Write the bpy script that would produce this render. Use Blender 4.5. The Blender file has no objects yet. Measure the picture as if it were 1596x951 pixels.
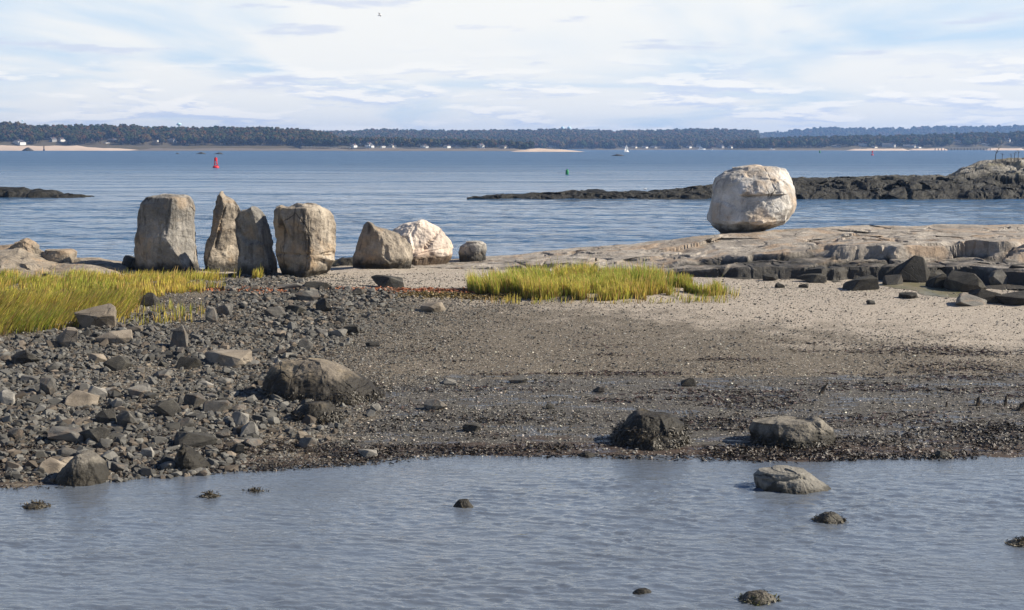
import bpy, bmesh, math, random
import numpy as np
from mathutils import Vector, Matrix

# ------------------------------------------------------------------ camera, sky, sun, exposure
scene = bpy.context.scene
F_PX, HOR, CAM_H = 2217.0, 228.0, 6.0            # focal length in photo pixels, horizon row, eye height
PITCH = math.atan((475.5 - HOR) / F_PX)
cam_d = bpy.data.cameras.new('camera'); cam = bpy.data.objects.new('camera', cam_d)
scene.collection.objects.link(cam); scene.camera = cam
cam_d.sensor_fit = 'HORIZONTAL'; cam_d.sensor_width = 36.0; cam_d.lens = 36.0 * F_PX / 1596.0
cam_d.clip_start = 0.5; cam_d.clip_end = 40000
cam.location = (0, 0, CAM_H); cam.rotation_euler = (math.pi / 2 - PITCH, 0, 0)

SUN_EL, SUN_AZ = math.radians(35), math.radians(91)       # azimuth clockwise from +Y (the view direction)
world = bpy.data.worlds.new('World'); scene.world = world; world.use_nodes = True
SKY_STRENGTH, SUN_STRENGTH, EXPOSURE = 0.05, 5.0, 0.85
scene.view_settings.view_transform = 'Standard'; scene.view_settings.look = 'None'
scene.view_settings.exposure = EXPOSURE; scene.view_settings.gamma = 1.0
scene.view_settings.use_curve_mapping = False
sd = Vector((math.cos(SUN_EL) * math.sin(SUN_AZ), math.cos(SUN_EL) * math.cos(SUN_AZ), math.sin(SUN_EL)))
sun_d = bpy.data.lights.new('sun', 'SUN'); sun = bpy.data.objects.new('sun', sun_d); scene.collection.objects.link(sun)
sun_d.energy = SUN_STRENGTH; sun_d.angle = math.radians(0.5); sun_d.color = (1.0, 0.90, 0.74)
sun.rotation_euler = sd.to_track_quat('Z', 'Y').to_euler(); sun.location = (60, 20, 60)
scene.render.engine = 'CYCLES'
scene.cycles.max_bounces = 6; scene.cycles.volume_bounces = 0; scene.cycles.use_denoising = True


class Nodes:
    """small helper round a node tree"""
    def __init__(s, tree): s.t = tree; s.n = tree.nodes; s.l = tree.links
    def add(s, kind, **kw):
        nd = s.n.new(kind)
        for k, v in kw.items(): setattr(nd, k, v)
        return nd
    def put(s, sock, v):
        if isinstance(v, bpy.types.NodeSocket): s.l.new(v, sock)
        elif v is not None: sock.default_value = v
    def math(s, op, a, b=None, clamp=False):
        nd = s.add('ShaderNodeMath', operation=op, use_clamp=clamp); s.put(nd.inputs[0], a); s.put(nd.inputs[1], b); return nd.outputs[0]
    def vmath(s, op, a, b=None):
        nd = s.add('ShaderNodeVectorMath', operation=op); s.put(nd.inputs[0], a); s.put(nd.inputs[1], b); return nd.outputs[0]
    def noise(s, vec, scale, detail=5, rough=.55, dist=0.0):
        nd = s.add('ShaderNodeTexNoise'); s.put(nd.inputs['Vector'], vec); s.put(nd.inputs['Scale'], scale)
        nd.inputs['Detail'].default_value = detail; nd.inputs['Roughness'].default_value = rough; nd.inputs['Distortion'].default_value = dist
        return nd.outputs['Fac']
    def noise_col(s, vec, scale):
        nd = s.add('ShaderNodeTexNoise'); s.put(nd.inputs['Vector'], vec); nd.inputs['Scale'].default_value = scale; nd.inputs['Detail'].default_value = 4; return nd.outputs['Color']
    def voronoi(s, vec, scale, feature='F1', out='Distance'):
        nd = s.add('ShaderNodeTexVoronoi', feature=feature); s.put(nd.inputs['Vector'], vec); nd.inputs['Scale'].default_value = scale
        return nd.outputs[out]
    def step(s, x, lo, hi, a=0.0, b=1.0):
        nd = s.add('ShaderNodeMapRange', interpolation_type='SMOOTHSTEP', clamp=True)
        s.put(nd.inputs[0], x); s.put(nd.inputs[1], lo); s.put(nd.inputs[2], hi); s.put(nd.inputs[3], a); s.put(nd.inputs[4], b); return nd.outputs[0]
    def ramp(s, x, stops):
        nd = s.add('ShaderNodeValToRGB'); s.put(nd.inputs[0], x); cr = nd.color_ramp
        while len(cr.elements) < len(stops): cr.elements.new(.5)
        for e, (p, c) in zip(cr.elements, stops): e.position = p; e.color = (*c, 1)
        return nd.outputs[0]
    def mix(s, f, a, b, kind='MIX'):
        nd = s.add('ShaderNodeMix', data_type='RGBA', blend_type=kind); s.put(nd.inputs[0], f)
        s.put(nd.inputs[6], (*a, 1) if isinstance(a, tuple) else a); s.put(nd.inputs[7], (*b, 1) if isinstance(b, tuple) else b); return nd.outputs[2]
    def bump(s, h, strength, dist, normal=None):
        nd = s.add('ShaderNodeBump'); s.put(nd.inputs['Height'], h); nd.inputs['Strength'].default_value = strength
        nd.inputs['Distance'].default_value = dist
        if normal is not None: s.l.new(normal, nd.inputs['Normal'])
        return nd.outputs[0]


def build_world():
    N = Nodes(world.node_tree); N.n.clear()
    out = N.add('ShaderNodeOutputWorld'); bg = N.add('ShaderNodeBackground'); bg.inputs[1].default_value = SKY_STRENGTH
    sky = N.add('ShaderNodeTexSky', sky_type='NISHITA', sun_disc=False)
    sky.sun_elevation = SUN_EL; sky.sun_rotation = SUN_AZ; sky.altitude = 0; sky.air_density = 1.0; sky.dust_density = 0.6; sky.ozone_density = 1.5
    d = N.add('ShaderNodeTexCoord').outputs['Generated']
    sep = N.add('ShaderNodeSeparateXYZ'); N.put(sep.inputs[0], d)
    zz = N.math('MAXIMUM', sep.outputs[2], 0.0)
    def plane(c, sx, sy):
        k = N.math('DIVIDE', 1.0, N.math('ADD', zz, c))
        cmb = N.add('ShaderNodeCombineXYZ')
        N.put(cmb.inputs[0], N.math('MULTIPLY', N.math('MULTIPLY', sep.outputs[0], k), sx))
        N.put(cmb.inputs[1], N.math('MULTIPLY', N.math('MULTIPLY', sep.outputs[1], k), sy)); return cmb.outputs[0]
    # high thin veil of ice cloud, closing up towards the horizon
    veil = N.noise(plane(.055, 1.0, .55), .42, 6, .52, .6)
    veil = N.math('MULTIPLY', N.step(veil, .30, .53), N.step(sep.outputs[2], .26, .10))
    # low broken cloud in rows, seen edge on near the horizon: bright tops over flat blue-grey bases
    az = N.math('ARCTAN2', sep.outputs[0], sep.outputs[1]); el = N.math('ARCSINE', zz)
    def dome(sa, se, off=0.0):
        cmb = N.add('ShaderNodeCombineXYZ'); N.put(cmb.inputs[0], N.math('MULTIPLY', az, sa)); N.put(cmb.inputs[1], N.math('ADD', N.math('MULTIPLY', el, se), off)); return cmb.outputs[0]
    cu = N.noise(dome(11, 74), 1.0, 7, .60, .2); cu_up = N.noise(dome(11, 74, .30), 1.0, 7, .60, .2)
    cu_m = N.math('MULTIPLY', N.step(cu, .47, .57), N.step(el, .075, .028, .0, 1.0)); top = N.step(N.math('SUBTRACT', cu, cu_up), -.03, .06)
    # scattered small dark cloudlets higher up
    fk = N.noise(dome(9, 62, 7.3), 1.0, 6, .55, .1); fk_m = N.math('MULTIPLY', N.step(fk, .575, .66), N.math('MULTIPLY', N.step(el, .03, .05), N.step(el, .5, .2)))
    low = N.step(sep.outputs[2], .50, .06)
    base = N.mix(N.math('MULTIPLY', low, .80), N.mix(1.0, sky.outputs[0], (.50, .70, 1.0), 'MULTIPLY'), (7.6, 9.8, 12.0))
    c1 = N.mix(N.math('MULTIPLY', veil, .86), base, (11.9, 11.6, 10.9))
    ccol = N.mix(top, (7.9, 8.8, 10.6), (12.9, 12.5, 11.7))
    c2 = N.mix(N.math('MULTIPLY', cu_m, .88), c1, ccol); c2 = N.mix(N.math('MULTIPLY', fk_m, .75), c2, (7.9, 8.6, 10.2))
    N.put(bg.inputs[0], c2); N.l.new(bg.outputs[0], out.inputs[0])
build_world()

# ------------------------------------------------------------------ numpy helpers
rng = np.random.default_rng(7); random.seed(7)
SP, CP = math.sin(PITCH), math.cos(PITCH)
def ray(u, v):
    a = (np.asarray(u, float) - 798) / F_PX; b = (475.5 - np.asarray(v, float)) / F_PX
    return a, CP + b * SP, -SP + b * CP
def at(u, v, y):                                   # point seen at (u, v) that lies y metres ahead
    a, ry, rz = ray(u, v); return a / ry * y, CAM_H + rz / ry * y
def on(u, v, z):                                   # point seen at (u, v) that lies at height z
    a, ry, rz = ray(u, v); k = (z - CAM_H) / rz; return a * k, ry * k
def sst(x, a, b): t = np.clip((x - a) / (b - a), 0, 1); return t * t * (3 - 2 * t)
def _hash(ix, iy, iz, seed):
    h = (ix.astype(np.int64) * 374761393 + iy.astype(np.int64) * 668265263 + iz.astype(np.int64) * 2147483647 + seed * 974711) & 0xFFFFFFFF
    h = ((h ^ (h >> 13)) * 1274126177) & 0xFFFFFFFF; h = ((h ^ (h >> 16)) * 2246822519) & 0xFFFFFFFF
    return ((h ^ (h >> 15)) & 0xFFFFFF) / float(0xFFFFFF)
def vnoise(p, seed=0):
    i = np.floor(p); f = p - i; f = f * f * f * (f * (f * 6 - 15) + 10); i = i.astype(np.int64); r = 0
    for dx in (0, 1):
        wx = f[:, 0] if dx else 1 - f[:, 0]
        for dy in (0, 1):
            wy = f[:, 1] if dy else 1 - f[:, 1]
            for dz in (0, 1):
                wz = f[:, 2] if dz else 1 - f[:, 2]
                r = r + wx * wy * wz * _hash(i[:, 0] + dx, i[:, 1] + dy, i[:, 2] + dz, seed)
    return r * 2 - 1
def fbm(p, freq, octv=5, gain=.5, seed=0):
    r = 0; a = 1.0; tot = 0
    for o in range(octv): r = r + a * vnoise(p * freq * 2 ** o + o * 17.3, seed + o); tot += a; a *= gain
    return r / tot * 1.6
def cells(p, freq, seed=0):                        # nearest jittered cell: vector to its centre, id hash, F1, F2
    q = p * freq; i = np.floor(q).astype(np.int64); n = len(q)
    d1 = np.full(n, 9.); d2 = np.full(n, 9.); vec = np.zeros((n, 3)); idh = np.zeros((n, 3))
    for dx in (-1, 0, 1):
        for dy in (-1, 0, 1):
            for dz in (-1, 0, 1):
                c = i + np.array([dx, dy, dz])
                h = np.stack([_hash(c[:, 0], c[:, 1], c[:, 2], seed + k) for k in range(3)], 1)
                v = q - (c + h); d = np.sqrt((v * v).sum(1)); near = d < d1
                d2 = np.where(near, d1, np.minimum(d2, d)); d1 = np.where(near, d, d1)
                vec[near] = v[near]; idh[near] = h[near]
    return vec / freq, idh, d1 / freq, d2 / freq
def facet(p, freq, seed=0):                        # tilted planes, cell by cell: chipped rock
    v, h, d1, d2 = cells(p, freq, seed); r = h * 2 - 1
    return (v * r).sum(1) * sst((d2 - d1) * freq, 0, .16), d2 - d1
def xyz(*c): return np.stack([np.broadcast_to(np.asarray(k, float), np.broadcast(*c).shape) for k in c], -1)

def mesh_np(name, V, F, mat=None, smooth=False, tint=None, uv=None):
    me = bpy.data.meshes.new(name); V = np.asarray(V, np.float32); F = np.asarray(F, np.int32)
    k = F.shape[1]; me.vertices.add(len(V)); me.vertices.foreach_set('co', V.ravel())
    me.loops.add(F.size); me.loops.foreach_set('vertex_index', F.ravel())
    me.polygons.add(len(F)); me.polygons.foreach_set('loop_start', np.arange(0, F.size, k, dtype=np.int32))
    me.polygons.foreach_set('loop_total', np.full(len(F), k, np.int32))
    me.polygons.foreach_set('use_smooth', np.full(len(F), smooth))
    if tint is not None:
        tint = np.asarray(tint, np.float32)
        if tint.shape[1] == 3: tint = np.concatenate([tint, np.ones((len(tint), 1), np.float32)], 1)
        at_ = me.attributes.new('tint', 'FLOAT_COLOR', 'POINT'); at_.data.foreach_set('color', tint.ravel())
    if mat: me.materials.append(mat)
    me.update(calc_edges=True); return me
def link(name, data, parent=None, loc=None):
    o = bpy.data.objects.new(name, data); scene.collection.objects.link(o)
    if parent is not None: o.parent = parent
    if loc is not None: o.location = loc
    return o
def tag(o, label=None, cat=None, group=None, kind=None):
    for k, v in (('label', label), ('category', cat), ('group', group), ('kind', kind)):
        if v: o[k] = v
    return o
def grid_faces(nr, nc, wrap=False):
    r = np.arange(nr - 1)[:, None]; c = np.arange(nc if wrap else nc - 1)[None, :]; c2 = (c + 1) % nc
    return np.stack([r * nc + c, r * nc + c2, (r + 1) * nc + c2, (r + 1) * nc + c], -1).reshape(-1, 4)
def normals(V, F):
    n = np.zeros_like(V); a = np.cross(V[F[:, 2]] - V[F[:, 0]], V[F[:, -1]] - V[F[:, 1]])
    for k in range(F.shape[1]):
        for j in range(3): n[:, j] += np.bincount(F[:, k], a[:, j], len(V))
    return n / np.maximum(np.linalg.norm(n, axis=1, keepdims=True), 1e-9)

SCATTER = {}
def cloud(name, label, cat, coll, pos, turn, size, pick, tint):
    """uncountable cover: one object whose geometry nodes set the shapes of a collection on its points"""
    if coll.name not in SCATTER:
        t = bpy.data.node_groups.new('scatter', 'GeometryNodeTree'); t.interface.new_socket('Geometry', in_out='INPUT', socket_type='NodeSocketGeometry'); t.interface.new_socket('Geometry', in_out='OUTPUT', socket_type='NodeSocketGeometry')
        n = t.nodes; gi = n.new('NodeGroupInput'); go = n.new('NodeGroupOutput'); ip = n.new('GeometryNodeInstanceOnPoints'); ci = n.new('GeometryNodeCollectionInfo'); ci.inputs['Collection'].default_value = coll; ci.inputs['Separate Children'].default_value = True; ci.inputs['Reset Children'].default_value = True
        def attr(nm, ty): a = n.new('GeometryNodeInputNamedAttribute'); a.data_type = ty; a.inputs['Name'].default_value = nm; return a.outputs['Attribute']
        l = t.links; l.new(gi.outputs[0], ip.inputs['Points']); l.new(ci.outputs[0], ip.inputs['Instance']); ip.inputs['Pick Instance'].default_value = True
        l.new(attr('pick', 'INT'), ip.inputs['Instance Index']); l.new(attr('turn', 'FLOAT_VECTOR'), ip.inputs['Rotation']); l.new(attr('size', 'FLOAT_VECTOR'), ip.inputs['Scale']); l.new(ip.outputs[0], go.inputs[0]); SCATTER[coll.name] = t
    n = len(pos); me = bpy.data.meshes.new(name); me.vertices.add(n); me.vertices.foreach_set('co', np.asarray(pos, np.float32).ravel())
    for nm, ty, val, key, dt in (('pick', 'INT', pick, 'value', np.int32), ('turn', 'FLOAT_VECTOR', turn, 'vector', np.float32), ('size', 'FLOAT_VECTOR', size, 'vector', np.float32), ('tint', 'FLOAT_COLOR', np.concatenate([tint, np.ones((n, 1))], 1), 'color', np.float32)):
        me.attributes.new(nm, ty, 'POINT').data.foreach_set(key, np.asarray(val, dt).ravel())
    o = link(name, me); md = o.modifiers.new('scatter', 'NODES'); md.node_group = SCATTER[coll.name]; return tag(o, label, cat, kind='stuff')
def shapes(name, protos, mat):
    c = bpy.data.collections.new(name)
    for V, Fq in protos: c.objects.link(bpy.data.objects.new(name, mesh_np(name, V, Fq, mat, False)))
    return c

# ------------------------------------------------------------------ materials
def new_mat(name):
    m = bpy.data.materials.new(name); m.use_nodes = True; N = Nodes(m.node_tree)
    b = m.node_tree.nodes['Principled BSDF']; b.inputs['Specular IOR Level'].default_value = .3
    return m, N, b
def plain(name, col, rough=.7, metal=0.0, vary=.12):
    m, N, b = new_mat(name); tc = N.add('ShaderNodeTexCoord').outputs['Object']
    n = N.noise(tc, 3.0, 4); N.put(b.inputs['Base Color'], N.mix(n, tuple(c * (1 - vary) for c in col), tuple(c * (1 + vary) for c in col)))
    b.inputs['Roughness'].default_value = rough; b.inputs['Metallic'].default_value = metal; return m

def rock_mat(name, cols, stain=(.05, .045, .04), stain_amt=.5, tide=None, tide_shade_col=(.022, .021, .018), warm=None, bump=.5,
             scale=1.0, rand=0.0, streak=True, rough=.85, soft=.22, tide_x=None):
    """weathered stone: mottled grain, dark run-off stains, a dark zone below a height: tidal algae, and on some rocks painted shade"""
    m, N, b = new_mat(name)
    tc = N.add('ShaderNodeTexCoord').outputs['Object']; geo = N.add('ShaderNodeNewGeometry')
    oi = N.add('ShaderNodeObjectInfo')
    p = N.vmath('ADD', tc, oi.outputs['Location'])
    big = N.noise(p, .9 * scale, 7, .62, .4); fine = N.noise(p, 14 * scale, 6, .7)
    f = N.math('ADD', N.math('MULTIPLY', big, .72), N.math('MULTIPLY', fine, .28))
    col = N.ramp(f, [(.33, cols[0]), (.5, cols[1]), (.68, cols[2])])
    if warm:
        col = N.mix(N.step(N.noise(p, .7 * scale, 5, .6, .6), .5, .66), col, N.mix(.6, col, warm))
    sp = N.noise(p, 60 * scale, 3, .6)
    col = N.mix(N.step(sp, .62, .72), col, N.mix(.5, col, (.7, .68, .64))); col = N.mix(N.step(sp, .40, .32), col, N.mix(.6, col, (.03, .03, .03)))
    if streak:
        st = N.vmath('MULTIPLY', p, (2.2, 2.2, .35))
        s1 = N.step(N.noise(st, 1.3 * scale, 6, .65, .3), .52, .66)
        col = N.mix(N.math('MULTIPLY', s1, stain_amt), col, stain)
    lich = N.step(N.noise(p, 3.2 * scale, 8, .72), .58, .68)
    col = N.mix(N.math('MULTIPLY', lich, stain_amt * .6), col, stain)
    dv = N.vmath('ADD', p, N.vmath('MULTIPLY', N.noise_col(p, 1.1 * scale), (.5, .5, .5)))
    ck = N.voronoi(N.vmath('MULTIPLY', dv, (1.0, 1.0, .55)), .75 * scale, 'DISTANCE_TO_EDGE')
    line = N.math('MULTIPLY', N.step(ck, .016, .003), N.step(N.noise(p, .6 * scale, 3), .52, .62))
    col = N.mix(N.math('MULTIPLY', line, .85), col, (.02, .018, .016))
    rgh = rough
    if tide is not None:
        sz = N.add('ShaderNodeSeparateXYZ'); N.put(sz.inputs[0], geo.outputs['Position'])
        h = N.math('ADD', sz.outputs[2], N.math('MULTIPLY', N.math('SUBTRACT', N.noise(p, 1.6, 6, .65), .5), .9))
        if tide_x: h = N.math('ADD', h, N.step(sz.outputs[0], tide_x[1], tide_x[0], 0.0, .75))      # the stain runs out where the slab dips under the sand
        low = N.step(h, tide + soft, tide - soft)
        col = N.mix(N.math('MULTIPLY', low, .94), col, tide_shade_col)
        rgh = N.math('SUBTRACT', rough, N.math('MULTIPLY', low, .22))
    if rand:
        k = N.math('ADD', 1 - rand, N.math('MULTIPLY', oi.outputs['Random'], 2 * rand))
        mul = N.add('ShaderNodeVectorMath', operation='SCALE'); N.put(mul.inputs[0], col); N.put(mul.inputs['Scale'], k); col = mul.outputs[0]
    N.put(b.inputs['Base Color'], col); N.put(b.inputs['Roughness'], rgh)
    hgt = N.math('ADD', N.math('MULTIPLY', N.noise(p, 5 * scale, 9, .68), .7), N.math('MULTIPLY', N.noise(p, 26 * scale, 5, .7), .25))
    hgt = N.math('SUBTRACT', hgt, N.math('MULTIPLY', line, .5))
    N.put(b.inputs['Normal'], N.bump(hgt, bump, .12 / scale)); return m

def tint_mat(name, rough=.8, bump=0.0, bscale=30, spec=.3, transl=0.0, vary=.25, inst=False):
    m, N, b = new_mat(name); a = N.add('ShaderNodeAttribute', attribute_name='tint', attribute_type='INSTANCER' if inst else 'GEOMETRY').outputs['Color']
    pos = N.add('ShaderNodeNewGeometry').outputs['Position']
    n = N.noise(pos, bscale, 5, .65); col = N.mix(1.0, a, N.ramp(n, [(.3, (1 - vary,) * 3), (.7, (1 + vary,) * 3)]), 'MULTIPLY')
    N.put(b.inputs['Base Color'], col); b.inputs['Roughness'].default_value = rough; b.inputs['Specular IOR Level'].default_value = spec
    if bump: N.put(b.inputs['Normal'], N.bump(n, bump, 1.5 / bscale))
    if transl:
        tr = N.add('ShaderNodeBsdfTranslucent'); N.put(tr.inputs[0], col); mx = N.add('ShaderNodeMixShader'); mx.inputs[0].default_value = transl
        N.l.new(b.outputs[0], mx.inputs[1]); N.l.new(tr.outputs[0], mx.inputs[2]); N.l.new(mx.outputs[0], N.n['Material Output'].inputs[0])
    return m

TIDE = 1.45
M = {}
M['grey_granite'] = rock_mat('grey_granite', ((.10, .094, .086), (.22, .208, .19), (.42, .39, .35)), stain_amt=.7, tide=1.38, warm=(.36, .27, .18), bump=.9)
M['tan_granite'] = rock_mat('tan_granite', ((.10, .088, .072), (.26, .222, .178), (.48, .42, .34)), stain_amt=.8, tide=1.38, warm=(.40, .27, .15), bump=.9)  # algae band, raised so its colour also takes in the shade of undercut bases
M['pale_granite'] = rock_mat('pale_granite', ((.36, .30, .26), (.55, .47, .40), (.70, .63, .56)), stain_amt=.12, tide=1.42, soft=.1, warm=(.60, .44, .33), tide_shade_col=(.10, .07, .045))
M['erratic'] = rock_mat('erratic_granite', ((.26, .245, .225), (.50, .475, .44), (.78, .76, .72)), stain_amt=.30, bump=.9, tide=2.35, soft=.2, tide_shade_col=(.05, .045, .04), warm=(.45, .33, .22))  # dark foot is the undercut's shade put into the colour, not a tide mark
M['ledge'] = rock_mat('ledge_rock', ((.15, .135, .118), (.30, .268, .232), (.46, .42, .37)), stain_amt=.40, tide=1.62, tide_x=(3.0, 11.0), soft=.16, tide_shade_col=(.035, .033, .029), warm=(.36, .25, .16), bump=1.0)
M['reef'] = rock_mat('reef_rock', ((.06, .057, .05), (.17, .16, .14), (.38, .36, .32)), stain_amt=.9, tide=2.6, soft=.7, tide_shade_col=(.007, .007, .005), warm=(.26, .23, .12), scale=.5, bump=1.0)
M['dark_rock'] = rock_mat('dark_shore_rock', ((.04, .037, .033), (.10, .09, .078), (.21, .19, .16)), stain_amt=.5, tide=.66, soft=.14, tide_shade_col=(.016, .014, .010), warm=(.20, .155, .09))  # black lower part: weed, plus the unlit front's shade put into the colour
M['slab_rock'] = rock_mat('slab_rock', ((.05, .046, .04), (.13, .118, .10), (.27, .245, .20)), stain_amt=.5, tide=.30, soft=.08, tide_shade_col=(.016, .014, .010), warm=(.20, .155, .09))  # dark lower band paints in the shade on the slab's front
M['long_rock'] = rock_mat('long_rock', ((.07, .06, .05), (.17, .145, .115), (.30, .26, .20)), stain_amt=.4, tide=.80, soft=.12, tide_shade_col=(.014, .012, .009), warm=(.22, .17, .10))  # black lower front: weed band together with painted overhang shade
M['outcrop'] = rock_mat('outcrop_rock', ((.11, .096, .076), (.24, .205, .163), (.39, .34, .275)), stain_amt=.35, warm=(.38, .26, .16), bump=1.0)
M['wet_rock'] = rock_mat('wet_weed_rock', ((.02, .019, .015), (.045, .04, .03), (.12, .105, .08)), stain_amt=.4, warm=(.10, .09, .03), streak=False, rough=.5)
M['water_slab'] = rock_mat('water_slab', ((.08, .075, .068), (.155, .147, .13), (.27, .255, .22)), stain_amt=.5, tide=.10, soft=.06, tide_shade_col=(.03, .027, .02))  # dark band at the water paints the shade below the slab's overhang
M['stone'] = rock_mat('shore_stone', ((.045, .043, .042), (.095, .091, .084), (.18, .17, .15)), stain_amt=.35, rand=.38, streak=False, scale=2.2, warm=(.17, .125, .09))
M['brown_stone'] = rock_mat('brown_stone', ((.09, .075, .06), (.19, .16, .125), (.30, .26, .21)), stain_amt=.3, rand=.2, streak=False, scale=2.0)
M['black_stone'] = rock_mat('black_stone', ((.014, .013, .012), (.034, .032, .028), (.09, .085, .07)), stain_amt=.3, rand=.3, streak=False, scale=2.0)
M['light_stone'] = rock_mat('light_stone', ((.11, .105, .095), (.20, .19, .17), (.32, .30, .27)), stain_amt=.2, rand=.2, streak=False, scale=2.2)
M['gravel'] = tint_mat('gravel_bits', .85, 0, 40, inst=True)
M['shell'] = tint_mat('shell_bits', .55, 0, 60, .4, inst=True)
M['weed'] = tint_mat('seaweed', .45, .3, 30, .5)
M['grass'] = tint_mat('marsh_grass_blades', .6, 0, 9, .25, transl=.35, vary=.35)
M['leaves'] = tint_mat('far_foliage', .9, 1.0, .45, .1, vary=.6, inst=True)
M['wood'] = plain('weathered_wood', (.05, .04, .03), .9)

# ------------------------------------------------------------------ the beach, one sheet that runs on under the sea
_sh = [(-200, 752), (0, 757), (110, 756), (200, 746), (300, 737), (450, 729), (560, 722), (690, 710), (900, 709), (1000, 713), (1200, 717), (1400, 713), (1596, 713), (1800, 711)]
_sx, _sy = on([a for a, b in _sh], [b for a, b in _sh], 0.0)
def shore(x): return np.interp(x, _sx, _sy)
def beach_z(x, y, detail=True):
    x = np.asarray(x, float); y = np.asarray(y, float); t = y - shore(x)
    z = np.where(t > 0, .040 * np.minimum(t, 26) - .00006 * np.minimum(t, 26) ** 2, .07 * t)
    edge = np.interp(x, [-16, -9, -6, -3, 2], [57.5, 58.5, 60.5, 58.5, 57.5])
    z = z - 3.2 * sst(y, edge, edge + 9)
    z = np.maximum(z, -1.6)
    if detail:
        p = xyz(x, y, 0 * x).reshape(-1, 3); sh = z.shape
        n = fbm(p, .35, 4, seed=3).reshape(sh) * .05 + fbm(p, 1.7, 4, seed=5).reshape(sh) * np.interp(x, [-6, -3], [.05, .016])
        z = z + n * np.clip(.25 + np.abs(t) * .12, 0, 1)
        z = z + .10 * sst(np.hypot((x + 11) / 7, (y - 47) / 7), 1.1, .5)          # low bank that carries the left-hand grass
        z = z + .10 * sst(np.hypot((x - 2.8) / 4.2, (y - 50.5) / 3.2), 1.15, .6)
    return z
def ground(u, v, z0=.4):
    for _ in range(25):
        x, y = on(u, v, z0); z0 = .5 * z0 + .5 * float(beach_z(np.array([x]), np.array([y]))[0])
    return float(x), float(y), z0

def ground_mat():
    m, N, b = new_mat('beach_ground')
    at_ = N.add('ShaderNodeAttribute', attribute_name='tint'); sep = N.add('ShaderNodeSeparateColor'); N.put(sep.inputs[0], at_.outputs['Color'])
    pos = N.add('ShaderNodeNewGeometry').outputs['Position']; sand, mud, red = sep.outputs[0], sep.outputs[1], sep.outputs[2]
    n1 = N.noise(pos, 1.1, 6, .6); n2 = N.noise(pos, 9, 6, .7); n3 = N.noise(pos, 45, 4, .7)
    f = N.math('ADD', N.math('MULTIPLY', n2, .5), N.math('MULTIPLY', n3, .5))
    gravel = N.ramp(f, [(.36, (.030, .025, .019)), (.5, (.100, .082, .060)), (.62, (.21, .178, .135))])
    sandc = N.ramp(f, [(.34, (.17, .145, .118)), (.52, (.33, .285, .235)), (.68, (.50, .45, .385))])
    mudc = N.ramp(f, [(.35, (.030, .027, .023)), (.55, (.072, .066, .058)), (.7, (.14, .13, .115))])
    sm = N.step(N.math('ADD', sand, N.math('MULTIPLY', N.math('SUBTRACT', N.noise(pos, .8, 9, .75), .5), 1.5)), .30, .80)
    mm = N.step(N.math('ADD', mud, N.math('MULTIPLY', N.math('SUBTRACT', N.noise(N.vmath('MULTIPLY', pos, (.5, 1.6, 1.0)), 1.1, 7, .65), .5), 1.5)), .42, .62)
    col = N.mix(mm, gravel, mudc); col = N.mix(sm, col, sandc)
    rm = N.step(N.math('ADD', red, N.math('MULTIPLY', N.math('SUBTRACT', N.noise(N.vmath('MULTIPLY', pos, (.45, 1.7, 1.0)), 1.6, 8, .7), .5), 1.7)), .46, .62)
    col = N.mix(N.math('MULTIPLY', rm, .85), col, N.mix(n2, (.022, .014, .010), (.060, .032, .019)))
    vc = N.voronoi(pos, 17, 'F1', 'Color'); sv = N.add('ShaderNodeSeparateColor'); N.put(sv.inputs[0], vc)
    fl = N.math('MULTIPLY', N.step(sv.outputs[0], .80, .86), N.step(N.voronoi(pos, 17), .36, .24))
    col = N.mix(N.math('MULTIPLY', fl, .8), col, (.55, .52, .46))
    dk = N.math('MULTIPLY', N.step(sv.outputs[1], .80, .86), N.step(N.voronoi(pos, 17), .42, .28))
    col = N.mix(N.math('MULTIPLY', dk, .75), col, (.03, .03, .03))
    N.put(b.inputs['Base Color'], col)
    film = N.math('MULTIPLY', mm, N.step(N.noise(N.vmath('MULTIPLY', pos, (.6, 2.2, 1.0)), 1.5, 6, .65), .50, .60))
    N.put(b.inputs['Roughness'], N.math('SUBTRACT', .9, N.math('MULTIPLY', film, .68)))
    b.inputs['Specular IOR Level'].default_value = .5
    h = N.math('ADD', N.math('MULTIPLY', n2, .6), N.math('MULTIPLY', n3, .35))
    h = N.math('ADD', h, N.math('MULTIPLY', N.voronoi(pos, 17), -.3))
    nb = N.add('ShaderNodeBump'); N.put(nb.inputs['Height'], h); nb.inputs['Distance'].default_value = .06
    N.put(nb.inputs['Strength'], N.math('SUBTRACT', .85, N.math('MULTIPLY', film, .6))); N.l.new(nb.outputs[0], b.inputs['Normal']); return m

def zones(x, y):
    t = y - shore(x)
    sand = sst(y - np.interp(x, [-10, -7, -4, -1, 2, 14, 20], [55, 51.5, 51, 50, 48.5, 41.5, 38]), -14, 7)
    mud = sst(t, 11.0, 5.0) * sst(x, -6, -1)
    red = sst(t, 3.0, .2) * .6 + .10 * sst(t, 13, 5) * sst(x, -5, 0)
    red = np.maximum(red, .62 * sst(np.abs(y - (50.5 + .12 * x)), 1.0, .3) * sst(x, -9, -7) * sst(x, 0, -1.5))
    return sand, mud, red
def build_ground():
    xs = np.concatenate([np.linspace(-6000, -40, 30), np.linspace(-39, 39, 350), np.linspace(40, 6000, 30)])
    ys = np.concatenate([np.linspace(-60, 14, 16), np.linspace(15, 66, 360), np.linspace(67, 90, 30), np.geomspace(95, 6600, 30)])
    X, Y = np.meshgrid(xs, ys); Z = beach_z(np.clip(X, -39, 39), Y)
    s, mu, r = zones(np.clip(X, -39, 39), Y)
    me = mesh_np('beach', np.stack([X, Y, Z], -1).reshape(-1, 3), grid_faces(len(ys), len(xs)), ground_mat(), True, np.stack([s, mu, r], -1).reshape(-1, 3))
    tag(link('beach', me), kind='structure')
build_ground()

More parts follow.
